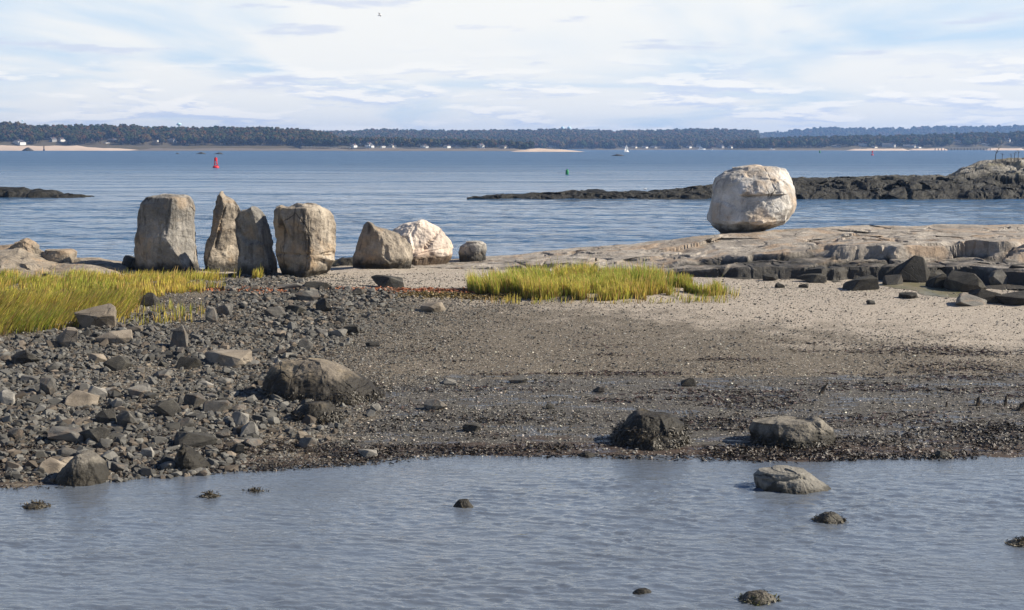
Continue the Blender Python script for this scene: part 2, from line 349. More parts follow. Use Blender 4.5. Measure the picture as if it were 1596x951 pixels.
# ------------------------------------------------------------------ water
def water_mat(name, deep, shallow, near, waves, rough=.06):
    m, N, b = new_mat(name); pos = N.add('ShaderNodeNewGeometry').outputs['Position']
    b.inputs['IOR'].default_value = 1.333; b.inputs['Roughness'].default_value = rough; b.inputs['Specular IOR Level'].default_value = .95
    col = N.mix(N.noise(pos, .05 if not near else .6, 4, .6), deep, shallow); N.put(b.inputs['Base Color'], col)
    nrm = None
    for sc, st, dist, sx, sy in waves:
        h = N.noise(N.vmath('MULTIPLY', pos, (sx, sy, 1.0)), sc, 4, .58, .25); nrm = N.bump(h, st, dist, nrm)
    N.put(b.inputs['Normal'], nrm)
    if not near:                                   # the open bay is choppier than the lee of the ledge
        sp = N.add('ShaderNodeSeparateXYZ'); N.put(sp.inputs[0], pos); N.put(b.inputs['Roughness'], N.step(sp.outputs[1], 90.0, 600.0, rough, .42))
    return m
M['sea'] = water_mat('sea_water', (.038, .090, .170), (.055, .115, .210), False,
                     [(.025, 1.0, 9.0, .35, 1.0), (.10, 1.0, 3.0, .35, 1.0), (.32, 1.0, 1.1, .6, 1.0), (1.1, 1.0, .40, .6, 1.0), (4.0, .8, .09, .7, 1.0)], .12)
M['pool'] = water_mat('pool_water', (.078, .086, .098), (.125, .155, .205), True, [(9.0, 1.0, .02, .45, 1.0), (24.0, .8, .006, .5, 1.0)], .02)
def build_water():
    # one sheet, finer towards the near shore; real waves that fade into the material's ripple far out
    a = np.concatenate([-np.geomspace(.9, .42, 10), np.linspace(-.415, .415, 440), np.geomspace(.42, .9, 10)]); ys = CAM_H * F_PX / np.linspace(219.0, 2.02, 400); A, Y = np.meshgrid(a, ys)
    X = A * np.maximum(Y, 60) ; p = np.stack([X, Y, 0 * X], -1).reshape(-1, 3); q = p * np.array([.62, 1, 1]); cg, sg_ = math.cos(.16), math.sin(.16); q = np.stack([q[:, 0] * cg - q[:, 1] * sg_, q[:, 0] * sg_ + q[:, 1] * cg, 0 * q[:, 0]], 1)
    gust = np.clip(.75 + .6 * fbm(p * np.array([.35, 1, 1]), .018, 3, seed=73), .3, 1.4); near = sst(p[:, 1], 61, 75) * .6 + .4; fade = sst(p[:, 1], 900, 300)
    p[:, 2] = (fbm(q, .34, 3, .58, 75) * .055 + fbm(q, 1.1, 2, .5, 79) * .048 * sst(p[:, 1], 240, 120)) * gust * near * fade
    tag(link('sea', mesh_np('sea', p, grid_faces(len(ys), len(a)), M['sea'], True)), kind='structure')
    a = np.concatenate([np.linspace(-3.2, -.45, 14), np.linspace(-.44, .44, 380), np.linspace(.45, 3.2, 14)]); ys = np.concatenate([np.linspace(-60, 15, 16), CAM_H * F_PX / np.linspace(860, 452, 380)])
    A, Y = np.meshgrid(a, ys); X = A * np.maximum(Y, 15.2) * np.where(np.abs(A) > .44, 1.0, 1.0); p = np.stack([X, Y, 0 * X], -1).reshape(-1, 3); ang = math.radians(12)
    q = np.stack([p[:, 0] * math.cos(ang) - p[:, 1] * math.sin(ang), p[:, 0] * math.sin(ang) + p[:, 1] * math.cos(ang), 0 * p[:, 0]], 1)
    calm = .25 + .75 * sst(shore(p[:, 0]) - p[:, 1], 0, 3.0); gust = np.clip(.8 + .6 * fbm(p, .25, 3, seed=71), .35, 1.4)
    w = fbm(q * np.array([.45, 1.0, 1]) + .05 * fbm(q, 1.3, 2, seed=9)[:, None], 10.0, 2, .5, 31) * .013 + fbm(q * np.array([.5, 1.0, 1]), 1.6, 2, .5, 37) * .011
    p[:, 2] = w * calm * gust * sst(p[:, 1], 12, 16)
    tag(link('tidal_pool', mesh_np('tidal_pool', p, grid_faces(len(ys), len(a)), M['pool'], True)), kind='structure')
build_water()

# ------------------------------------------------------------------ rocks: lofted from their left, right and ridge outlines
def rock(name, label, cat, y, L, R, F=None, front=.8, back=.9, e=1.5, mat='grey_granite', top=.35, sink=.25, amp=.05, fac=.16, fsize=.7,
         nt=120, nl=76, cracks=(), seed=1, foot=None, lean=0.0, group=None, smooth=False, texp=1.6, brows=()):
    """L, R, F: (u, v) of the left edge, right edge and front ridge, any order; y: metres ahead; front/back: depth in metres"""
    def curve(c): c = sorted(c, key=lambda k: k[1]); return np.array([k[1] for k in c], float), np.array([k[0] for k in c], float)
    lv, lu = curve(L); rv, ru = curve(R); v0 = min(lv[0], rv[0]); v1 = max(lv[-1], rv[-1])
    s = np.linspace(0, 1, nl); vv = v1 + (v0 - v1) * s
    ul = np.interp(vv, lv, lu); ur = np.interp(vv, rv, ru)
    uf = np.interp(vv, *curve(F)) if F else ul + .62 * (ur - ul)
    xl, zz = at(ul, vv, y); xr, _ = at(ur, vv, y); xf, _ = at(uf, vv, y)
    H = zz[-1] - zz[0]; cx = .5 * (xl[0] + xr[0]); z0 = zz[0]
    dscale = 1 - top * s ** texp
    if foot: dscale = dscale * np.interp(s, [0, foot[0], 1], [foot[1], 1, 1])
    # levels: sunk foot, body, rounded-in cap
    ncap = 14; th = np.linspace(-math.pi, math.pi, nt, endpoint=False); c, sn = np.cos(th), np.sin(th)
    ca = np.sign(c) * np.abs(c) ** (2 / e); sa = np.sign(sn) * np.abs(sn) ** (2 / e)
    sb = np.sign(sn) * np.abs(sn) ** (2 / 3.0); cb = np.sign(c) * np.abs(c) ** (2 / 3.0)
    rows = []
    def ring(k, sc, z):
        hl, hr = (xf[k] - xl[k]), (xr[k] - xf[k]); mx = .5 * (xl[k] + xr[k])
        fx = np.where(c > 0, xf[k] + hr * ca, xf[k] + hl * ca); bx = mx + .5 * (xr[k] - xl[k]) * cb
        x = np.where(sn <= 0, fx, bx); d = dscale[k]
        yy = np.where(sn <= 0, front * d * sa, back * d * sb)
        x = mx + (x - mx) * sc; return np.stack([x, y + yy * sc + lean * (z - z0), np.full_like(x, z)], 1)
    rows.append(ring(0, .9, z0 - sink))
    for k in range(nl): rows.append(ring(k, 1.0, zz[k]))
    rise = .035 * H
    for j in range(1, ncap + 1):
        q = j / ncap; rows.append(ring(nl - 1, max(1 - q, .004), zz[-1] + rise * (1 - (1 - q) ** 2)))
    V = np.concatenate(rows); Fq = grid_faces(len(rows), nt, True)
    size = max(H, .6 * (xr - xl).max()); nrm = normals(V, Fq)
    P = V * 1.0; off = np.array([seed * 7.7, seed * 3.1, 0])
    f1, e1 = facet(P + off, 1 / (fsize * size), seed); f2, e2 = facet(P + off, 2.7 / (fsize * size), seed + 5)
    d = f1 * fac * 1.5 + f2 * fac * .45 + fbm(P + off, 1.3 / size, 5, .52, seed) * amp * size * .8 + fbm(P + off, 7 / size, 5, .66, seed + 3) * amp * size * .42 - np.abs(fbm((P + off) * np.array([1, 1, .28]), 4.5 / size, 4, .55, seed + 20)) * amp * size * .55
    d = d - .02 * size * np.exp(-(e1 / (.012 * size)) ** 2) * sst(fbm(P, 1 / size, 2, seed=seed + 8), .1, .4)
    for (ax, az, bx_, bz, wid, dep) in cracks:                 # straight cracks given as photo pixels on the front
        (x0, zc0), (x1, zc1) = at(ax, az, y), at(bx_, bz, y); A = np.array([x0, zc0]); B = np.array([x1, zc1]); AB = B - A
        Q = np.stack([V[:, 0], V[:, 2]], 1); wob = .03 * size * fbm(P, 4 / size, 3, seed=seed + 12)
        t = np.clip(((Q - A) @ AB) / (AB @ AB), 0, 1); dist = np.linalg.norm(Q - (A + t[:, None] * AB), axis=1) + wob
        d = d - dep * np.exp(-(dist / wid) ** 2) * (nrm[:, 1] < .2)
    for (ax, bx_, av, out, fall) in brows:                     # a bed that juts out above a horizontal joint
        x0, zl = at(ax, av, y); x1, _ = at(bx_, av, y); dz = V[:, 2] - zl - .02 * size * fbm(P, 3 / size, 3, seed=seed + 14)
        d = d + out * np.where(dz > 0, np.exp(-dz / fall), -.35 * np.exp(dz / fall)) * sst(V[:, 0], x0 - .25, x0 + .2) * sst(V[:, 0], x1 + .25, x1 - .2) * (nrm[:, 1] < .3)
    keep = sst(V[:, 2], z0 - sink, z0 + .02)
    V = V + nrm * (d * keep)[:, None] * np.array([.72, 1, .6])
    o0 = np.array([cx, y, z0]); me = mesh_np(name, V - o0, Fq, M[mat] if isinstance(mat, str) else mat, smooth)
    o = link(name, me, loc=tuple(o0)); return tag(o, label, cat, group)

rock('standing_boulder', 'broadest of the standing boulders, flat-topped grey pillar behind the left grass', 'boulder', 56.3,
     L=[(206, 428), (209, 395), (212, 360), (216, 335), (219, 318), (226, 310)], R=[(311, 428), (306, 400), (300, 370), (299, 340), (298, 316), (293, 308)],
     F=[(302, 428), (285, 395), (268, 370), (272, 340), (275, 310)], front=.95, back=1.1, e=1.12, top=.25, fac=.13, seed=3,
     cracks=[(255, 425, 258, 350, .05, .10), (268, 360, 272, 310, .05, .07)])
rock('standing_slab', 'tall pointed tan slab split by a crack, between the broad pillar and the dark leaning slab', 'boulder', 57.2,
     L=[(317, 428), (320, 395), (327, 360), (332, 325), (339, 305), (343, 302)], R=[(392, 428), (390, 390), (382, 340), (375, 326), (366, 312), (349, 302)],
     F=[(326, 428), (333, 390), (345, 350), (352, 320), (345, 303)], front=.7, back=.7, e=1.2, mat='tan_granite', top=.5, seed=8, fac=.12,
     cracks=[(347, 345, 358, 312, .05, .16), (340, 385, 348, 345, .04, .10)])
rock('leaning_slab', 'dark wedge-shaped slab leaning left, with a sunlit right edge, third of the standing boulders', 'boulder', 55.4,
     L=[(370, 434), (368, 400), (364, 365), (363, 342), (370, 330), (388, 323)], R=[(435, 434), (432, 405), (424, 370), (415, 340), (410, 330), (402, 323)],
     F=[(426, 434), (420, 400), (410, 365), (400, 340), (394, 323)], front=.75, back=.8, e=1.12, mat='grey_granite', top=.45, fac=.10, seed=12)
rock('block_boulder', 'square block boulder with a dark undercut base at the edge of the white sand', 'boulder', 55.0,
     L=[(442, 440), (436, 424), (430, 400), (429, 360), (428, 330), (430, 324)], R=[(490, 440), (516, 424), (523, 408), (524, 380), (525, 355), (521, 336), (514, 328), (505, 324)],
     F=[(470, 440), (488, 415), (488, 390), (482, 355), (480, 324)], front=1.0, back=1.1, e=1.2, mat='tan_granite', top=.18, fac=.15, seed=17, foot=(.16, .55),
     cracks=[(486, 392, 484, 335, .05, .14), (432, 394, 520, 395, .04, .08)])
rock('peaked_boulder', 'dark brown peaked boulder sloping down to the right, in front of the pale boulder', 'boulder', 58.2,
     L=[(552, 420), (549, 402), (554, 385), (562, 366), (570, 352), (574, 349)], R=[(640, 420), (645, 402), (642, 385), (630, 372), (606, 359), (585, 350)],
     F=[(596, 420), (612, 402), (606, 380), (590, 362), (580, 349)], front=1.0, back=1.0, e=1.25, mat='tan_granite', top=.6, fac=.14, seed=21, foot=(.16, .7))
rock('pale_boulder', 'pale pinkish boulder with a diagonal crack and a brown foot, behind the peaked boulder', 'boulder', 61.0,
     L=[(592, 404), (594, 390), (600, 372), (612, 357), (628, 349), (650, 345)], R=[(700, 404), (708, 387), (704, 376), (690, 362), (676, 351), (664, 345)],
     F=[(640, 404), (640, 388), (645, 365), (655, 345)], front=1.1, back=1.1, e=1.5, mat='pale_granite', top=.5, fac=.12, seed=26,
     cracks=[(664, 386, 684, 362, .04, .10)])
rock('round_boulder', 'small rounded boulder standing alone on the ledge right of the pale boulder', 'boulder', 62.0,
     L=[(716, 402), (714, 394), (717, 384), (726, 378)], R=[(757, 402), (759, 390), (758, 380), (752, 376)],
     front=.5, back=.55, e=2.0, mat='grey_granite', top=.3, fac=.10, seed=29, nt=80, nl=40, sink=.5)
rock('low_dark_boulder', 'black low rock lying between the square block and the peaked boulder', 'boulder', 60.5,
     L=[(500, 424), (508, 412), (520, 405), (528, 402)], R=[(585, 424), (580, 410), (572, 404), (560, 402)],
     front=.9, back=.6, e=2.0, mat='wet_rock', top=.4, fac=.10, seed=33, nt=80, nl=30)
rock('rounded_cobble', 'black cobble wedged against the left foot of the broad pillar', 'stone', 57.6, L=[(190, 420), (191, 408), (196, 399)], R=[(214, 420), (214, 404), (204, 399)],
     front=.3, back=.3, e=2, mat='wet_rock', seed=35, nt=60, nl=24, sink=.4)

# the perched erratic
rock('perched_erratic', 'huge pale glacial boulder perched on the rock ledge, bright white on top', 'boulder', 65.4,
     L=[(1122, 363), (1112, 354), (1106, 345), (1105, 336), (1109, 318), (1113, 290), (1116, 277), (1128, 268), (1142, 264)],
     R=[(1182, 363), (1222, 348), (1236, 330), (1241, 315), (1239, 300), (1233, 283), (1226, 264), (1214, 261)],
     F=[(1150, 363), (1170, 345), (1190, 325), (1196, 300), (1188, 262)], front=1.75, back=1.8, e=1.85, mat='erratic', top=.72, texp=3.0, fac=.13, fsize=.36, amp=.026, seed=63,
     nt=190, nl=120, foot=(.2, .42), sink=.25, cracks=[(1152, 303, 1210, 301, .04, .10), (1188, 262, 1200, 298, .05, .06)], brows=[(1150, 1212, 303, .20, .35), (1112, 1200, 346, .14, .3)])

# ------------------------------------------------------------------ bedrock: terraced ledges as fine height fields
def ledge(name, label, cat, u, vfoot, vcrest, ycrest, steps, mat, foot_z=None, back=7.0, nx=420, ny=170, seed=1, rough=.10, yfoot=None, joint=3.0, jd=.16, group=None, backz=-1.0, blocky=.12, smooth_left=None):
    u = np.array(u, float); uu = np.linspace(u[0], u[-1], nx)
    vf = np.interp(uu, u, vfoot); vc = np.interp(uu, u, vcrest); yc = np.interp(uu, u, ycrest)
    if yfoot is None: fx, yf = on(uu, vf, foot_z)
    else: yf = np.interp(uu, u, yfoot)
    xc, zc = at(uu, vc, yc); zf = foot_z if foot_z is not None else 0.0
    x = xc; t = np.concatenate([np.linspace(-.06, 1, ny), 1 + np.linspace(.02, 1, 46)])
    T, X = np.meshgrid(t, x, indexing='ij'); YF, YC, ZC = (np.broadcast_to(a, X.shape) for a in (yf, yc, zc))
    Y = np.where(T <= 1, YF + (YC - YF) * T, YC + (T - 1) * back)
    p0 = np.stack([X, Y, 0 * X], -1).reshape(-1, 3)
    warp = fbm(p0, .10, 4, .55, seed).reshape(X.shape) * .20 + fbm(p0, .9, 3, .5, seed + 2).reshape(X.shape) * .006
    cv, ch, c1, c2 = cells(p0 * np.array([.5, 1.3, 1]) + .35 * fbm(p0, .6, 3, seed=seed + 30)[:, None], 1 / joint, seed + 4)
    Tw = np.where(T < 1, T + (warp + .13 * (ch[:, 0].reshape(X.shape) - .5)) * np.clip(T * 6, 0, 1) * np.clip((1 - T) * 3, 0, 1), T)
    st, sg = np.array(steps).T
    g = np.interp(Tw, st, sg); gs = np.interp(T, [-.06, 0, 1], [-.08, 0, 1])
    k = blocky * 3
    if smooth_left:                                # the slab dips smoothly under the sand at its near end
        k = sst(X, smooth_left[1], smooth_left[0]); g = np.where(gs > 0, g * (1 - k) + np.clip(gs, 0, 1) ** .8 * k, g)
    vary = fbm(p0 * np.array([1, .2, 1]), .16, 3, seed=seed + 33).reshape(X.shape); g = g + .14 * vary * np.clip(T * 5, 0, 1) * np.clip((1 - T) * 3, 0, 1) * (g > .02)
    Z = zf + (ZC - zf) * g
    edge = (c2 - c1).reshape(X.shape); inside = np.clip(T * 8, 0, 1) * np.clip((1.02 - T) * 4, 0, 1)
    Z = Z - jd * np.exp(-(edge / .045) ** 2) * inside * (fbm(p0, .5, 2, seed=seed + 9).reshape(X.shape) > .15)
    Z = Z + (ch[:, 1].reshape(X.shape) - .5) * blocky * 1.6 * inside
    p1 = np.stack([X, Y, Z], -1).reshape(-1, 3)
    Z = Z + (fbm(p1 * np.array([.45, 1.3, 1.3]), .9, 6, .6, seed + 6) * rough).reshape(X.shape)
    gl = fbm(p0 * np.array([.22, 1.0, 1]) + .3 * fbm(p0, .5, 2, seed=seed + 21)[:, None], .55, 3, .45, seed + 22).reshape(X.shape); Z = Z - 1.2 * jd * np.exp(-(gl / .045) ** 2) * inside
    gl2 = fbm(p0 * np.array([1.0, .25, 1]), .45, 3, .45, seed + 25).reshape(X.shape); Z = Z - jd * np.exp(-(gl2 / .02) ** 2) * inside * (gl > .1)
    f1, _ = facet(p1, .9, seed + 3); Z = Z + (f1 * .5 * blocky).reshape(X.shape) * inside
    drop = np.clip(T - 1, 0, 1); Z = np.where(T > 1, Z - (ZC - backz) * drop ** 1.5, Z)
    jx = fbm(p1, .8, 3, .5, seed + 11).reshape(X.shape) * .06; jy = (facet(p0 * np.array([.7, 1, 1]), .42, seed + 15)[0] * .55 + fbm(p1, 2.2, 4, .6, seed + 16) * .05).reshape(X.shape)
    V = np.stack([X + jx, Y + jy, Z], -1).reshape(-1, 3); o0 = np.array([x.mean(), yc.mean(), 0.0])
    o = link(name, mesh_np(name, V - o0, grid_faces(len(t), nx), M[mat], False), loc=tuple(o0)); return tag(o, label, cat, group)

ledge('rock_ledge', 'long tan bedrock ledge with dark lower steps behind the beach, carrying the perched boulder', 'rock ledge',
      [560, 640, 720, 800, 900, 1000, 1100, 1200, 1300, 1400, 1500, 1596, 1750], [421, 421, 424, 428, 431, 433, 436, 440, 441, 446, 452, 458, 464],
      [412, 409, 404, 397, 386, 379, 366, 361, 353, 352, 350, 349, 347], [61, 62, 63, 63.3, 63.5, 63.6, 63.7, 63.8, 64.2, 65, 65.5, 66, 66],
      [(-.06, -.12), (0, 0), (.05, .05), (.07, .40), (.27, .45), (.29, .78), (.55, .86), (1, 1), (2, 1)], 'ledge', foot_z=.96, nx=560, ny=170, seed=52, rough=.06, smooth_left=(3.0, 9.5))
ledge('rock_outcrop', 'low buff bedrock outcrop behind the grass at the far left', 'rock outcrop',
      [-160, -60, 0, 20, 45, 70, 120, 150, 175, 200, 215], [440, 440, 440, 438, 436, 434, 430, 428, 426, 424, 424], [384, 384, 385, 382, 379, 393, 400, 401, 405, 411, 418], [58] * 11,
      [(-.06, -.12), (0, 0), (.08, .28), (.3, .4), (.38, .66), (.6, .78), (.68, .92), (1, 1), (2, 1)], 'outcrop', foot_z=1.0, nx=200, ny=90, seed=61, rough=.09, back=4, yfoot=[52.5] * 11)
ledge('reef', 'long weed-covered reef rising to a bare rocky knoll across the inlet on the right', 'reef',
      [728, 760, 800, 850, 900, 960, 1010, 1060, 1110, 1180, 1250, 1330, 1400, 1485, 1505, 1530, 1560, 1596, 1700, 1850], [310] * 20,
      [309.5, 307, 304, 302, 298, 299, 300, 296, 289, 281, 278, 276, 275, 273, 262, 252, 248, 246, 241, 240],
      [164, 165, 166, 167, 168, 168, 168, 169, 170, 171, 172, 173, 174, 176, 178, 180, 181, 182, 183, 184],
      [(-.06, -.4), (0, -.12), (.10, .25), (.32, .38), (.42, .62), (.66, .74), (.76, .92), (1, 1), (2, 1)], 'reef', foot_z=None, nx=480, ny=90, seed=71,
      rough=.30, yfoot=[163] * 12 + [162] * 8, joint=2.4, jd=.5, back=14, blocky=.22)
ledge('skerry', 'low dark skerry just above the water at the left edge', 'reef', [-220, -80, 0, 38, 45, 55, 85, 92, 115, 150], [307.5] * 10,
      [290, 291, 293, 293, 299, 296, 297, 304, 303, 306.5], [172] * 10, [(-.06, -.4), (0, -.1), (.15, .45), (.5, .62), (.6, .9), (1, 1), (2, 1)], 'reef', nx=140, ny=40, seed=83,
      rough=.22, yfoot=[167] * 10, joint=2.2, jd=.4, back=8, blocky=.2)

# ------------------------------------------------------------------ rocks on the flat and in the pool
def bed(v, u=800): return ground(u, v)[1]
def low(name, label, u0, u1, vt, vb, mat='dark_rock', skew=.55, topw=.45, shift=0.0, seed=1, depth=None, e=1.9, amp=.05, fac=.12, cat='rock', sink=.18, nt=90, nl=36, pts=None, top=.55, y=None, foot=None, cracks=()):
    """a low rock filling the photo box u0-u1, vt-vb; pts overrides (left, right) outlines"""
    w = u1 - u0; yb = y if y else (on((u0 + u1) / 2, vb, 0.0)[1] if vb > 716 else ground((u0 + u1) / 2, vb)[1])
    wm = w * yb / F_PX; dep = depth or wm * .36
    if pts: L, R = pts
    else:
        c = u0 + w * (.5 + shift); tw = w * topw * .5
        L = [(u0 + w * .02, vb), (u0, vb - .25 * (vb - vt)), (u0 + (c - tw - u0) * .55, vb - .72 * (vb - vt)), (c - tw, vt)]
        R = [(u1 - w * .02, vb), (u1, vb - .22 * (vb - vt)), (u1 - (u1 - c - tw) * .5, vb - .68 * (vb - vt)), (c + tw, vt)]
    return rock(name, label, cat, yb + dep * .9, L, R, F=[(u0 + w * skew, vb), (u0 + w * (skew - .06 + shift * .5), vt)], front=dep, back=dep, e=e, mat=mat, top=top, sink=sink, amp=amp, fac=fac,
                seed=seed, nt=nt, nl=nl, foot=foot, cracks=cracks)
def weed_mesh(o, n, zmax, seed, length=.09, col=((.012, .010, .007), (.036, .028, .014)), width=.010, ymax=.6, name='seaweed'):
    """strands of wrack hanging on a rock below zmax (local), as one joined part"""
    r = np.random.default_rng(seed); me = o.data; V = np.empty(len(me.vertices) * 3, np.float32); me.vertices.foreach_get('co', V); V = V.reshape(-1, 3).astype(float)
    Nn = np.empty(len(me.vertices) * 3, np.float32); me.vertices.foreach_get('normal', Nn); Nn = Nn.reshape(-1, 3).astype(float)
    zl = zmax + .10 * fbm(V, 3.0, 3, seed=seed)
    idx = np.where((V[:, 2] < zl) & (V[:, 2] > -.05) & (Nn[:, 1] < ymax))[0]
    if len(idx) == 0: return
    idx = r.choice(idx, n); b = V[idx] + r.normal(0, .02, (n, 3)); nn = Nn[idx]
    down = np.array([0, 0, -1.0]) - nn * (nn @ np.array([0, 0, -1.0]))[:, None]
    down = down + r.normal(0, .55, (n, 3)); down /= np.maximum(np.linalg.norm(down, axis=1, keepdims=True), 1e-6)
    side = np.cross(nn, down); ln = length * r.uniform(.5, 1.3, (n, 1)); w = width * r.uniform(.6, 1.5, (n, 1))
    p0 = b + nn * .004; p1 = b + down * ln * .5 + nn * (.016 * r.uniform(.3, 1.2, (n, 1))); p2 = b + down * ln + nn * .012 + r.normal(0, .02, (n, 3))
    S = np.stack([p0 - side * w, p0 + side * w, p1 - side * w * 1.3, p1 + side * w * 1.3, p2 - side * w * .7, p2 + side * w * .7], 1).reshape(-1, 3)
    k = np.arange(n)[:, None] * 6; Fq = np.concatenate([k + np.array([[0, 1, 3, 2]]), k + np.array([[2, 3, 5, 4]])])
    f = r.random((n, 1)); T = np.repeat(np.array(col[0]) * (1 - f) + np.array(col[1]) * f, 6, 0)
    w_ = link(name, mesh_np(name, S, Fq, M['weed'], False, T), parent=o); tag(w_, kind='stuff')

o = low('long_boulder', 'long brown boulder tapering to the right on the gravel, black weed along its front', 411, 600, 560, 628, mat='long_rock', seed=101, depth=1.0, nt=150, nl=60, fac=.08, e=2.0, top=.6,
        pts=([(414, 628), (411, 608), (413, 588), (424, 572), (440, 563), (458, 560)], [(600, 628), (598, 612), (585, 600), (556, 584), (522, 571), (498, 563), (485, 560)]))
weed_mesh(o, 2600, .34, 5)
o = low('weedy_rock', 'low weed-draped rock with a pale pink face below the long boulder', 452, 535, 628, 662, seed=104, depth=.5); weed_mesh(o, 1300, .30, 6, length=.1)
o = low('dark_boulder', 'black hump-backed boulder at the edge of the pool, largest on the right flat', 952, 1076, 643, 700, mat='dark_rock', seed=107, depth=.75, nt=130, nl=60, fac=.10,
        pts=([(956, 700), (952, 682), (962, 668), (980, 652), (992, 643)], [(1068, 700), (1075, 682), (1068, 660), (1045, 648), (1015, 643)])); weed_mesh(o, 2200, .50, 7)
o = low('flat_slab', 'flat-topped buff slab on the mud right of the black boulder', 1167, 1304, 655, 698, mat='slab_rock', seed=110, depth=.6, topw=.8, nt=130, nl=50, fac=.09,
        pts=([(1176, 698), (1172, 685), (1167, 668), (1172, 657)], [(1296, 698), (1304, 680), (1300, 666), (1282, 655)]), top=.25); weed_mesh(o, 900, .25, 8)
low('pool_slab', 'grey slab with a dark crack standing in the pool', 1178, 1299, 731, 769, mat='water_slab', seed=113, depth=.5, nt=130, nl=50, fac=.08,
    pts=([(1184, 769), (1180, 758), (1177, 742), (1184, 734), (1205, 732)], [(1299, 769), (1294, 760), (1275, 746), (1256, 733), (1235, 731)]), top=.4, cracks=[(1185, 745, 1250, 738, .03, .06)])
low('shore_boulder', 'grey angular boulder standing in the pool edge at the left', 85, 171, 706, 758, mat='slab_rock', seed=116, depth=.5, nt=120, nl=56, fac=.10,
    pts=([(85, 758), (88, 745), (98, 728), (112, 712), (124, 706)], [(170, 758), (168, 742), (160, 722), (150, 710), (136, 706)]))
low('pointed_rock', 'dark pointed rock at the water line right of the grey shore boulder', 268, 328, 694, 736, mat='dark_rock', seed=119, depth=.35, topw=.12, shift=-.22)
for i, (lab, u0, u1, vt, vb, wd) in enumerate((
        ('weed-covered stone in the pool near the right edge, below the grey slab', 1268, 1318, 800, 817, 1), ('dark wet stone cut by the right edge of the pool', 1565, 1620, 841, 854, 1),
        ('mossy green-topped stone in the pool at the bottom edge', 1149, 1213, 922, 943, 1), ('little dark stone with a white barnacled tip, low in the pool', 985, 1019, 918, 927, 0),
        ('small barnacled stone alone in the middle of the pool', 705, 739, 779, 794, 0), ('weedy hummock in the pool at the far left', 34, 77, 784, 794, 1),
        ('thin weed tuft breaking the pool surface left of centre', 309, 345, 770, 777, 1), ('thin dark weed streak afloat right of the weed tuft', 374, 417, 765, 769, 1),
        ('brown weedy lump at the water edge on the far right', 1451, 1487, 703, 716, 1), ('small dark stone at the water edge left of the black boulder', 898, 930, 705, 714, 0))):
    o = low('pool_stone', lab, u0, u1, vt, vb, mat='wet_rock' if wd else 'dark_rock', seed=130 + i, nt=64, nl=24, cat='stone', sink=.12, topw=.4)
    if wd: weed_mesh(o, 200, .14, 20 + i, length=.028, col=((.03, .026, .012), (.07, .075, .02)) if i == 2 else ((.02, .016, .009), (.06, .045, .02)))

# chips: angular stones as convex hulls of a few random points
def hull(seed, npts=16, sub=0, disp=0.0):
    r = np.random.default_rng(seed); p = r.normal(0, 1, (npts, 3)); p /= np.linalg.norm(p, axis=1, keepdims=True); p = np.sign(p) * np.abs(p) ** .75
    p *= r.uniform(.8, 1.1, (npts, 1)); bm = bmesh.new()
    for q in p: bm.verts.new(q)
    res = bmesh.ops.convex_hull(bm, input=bm.verts); bmesh.ops.delete(bm, geom=list({g for g in res['geom_interior'] + res['geom_unused'] if isinstance(g, bmesh.types.BMVert)}), context='VERTS')
    if sub:
        bmesh.ops.bevel(bm, geom=list(bm.edges), offset=.035, segments=1, affect='EDGES', clamp_overlap=True)
        bmesh.ops.triangulate(bm, faces=bm.faces); bmesh.ops.subdivide_edges(bm, edges=list(bm.edges), cuts=sub, use_grid_fill=True)
    bmesh.ops.triangulate(bm, faces=bm.faces); bm.verts.index_update()
    V = np.array([v.co[:] for v in bm.verts]); Fq = np.array([[v.index for v in f.verts] for f in bm.faces]); bm.free()
    lo, hi = V.min(0), V.max(0); V = (V - (lo + hi) / 2) / (hi - lo)                 # unit box
    if disp:
        n = normals(V, Fq); f1, _ = facet(V + seed, 2.2, seed); V = V + n * (fbm(V + seed * 3, 2.4, 4, .55, seed) * disp + f1 * disp * 1.4)[:, None]
    return V, Fq
PROTO = [hull(300 + i, 15 + i % 5, 1, .035) for i in range(16)]
STONE_MESH = {}
def stone_mesh(i, mat):
    if (i, mat) not in STONE_MESH: STONE_MESH[i, mat] = mesh_np('stone', *PROTO[i], M[mat], False)
    return STONE_MESH[i, mat]
taken = []
def stone(x, y, w, d, h, rz, proto, mat, label, group, name='stone', tilt=(0, 0), cat='stone', bury=.42):
    z = float(beach_z(np.array([x]), np.array([y]))[0]); o = link(name, stone_mesh(proto, mat), loc=(x, y, z + h * (.5 - bury)))
    o.scale = (w, d, h); o.rotation_euler = (tilt[0], tilt[1], rz); taken.append((x, y, max(w, d) * .5)); return tag(o, label, cat, group)
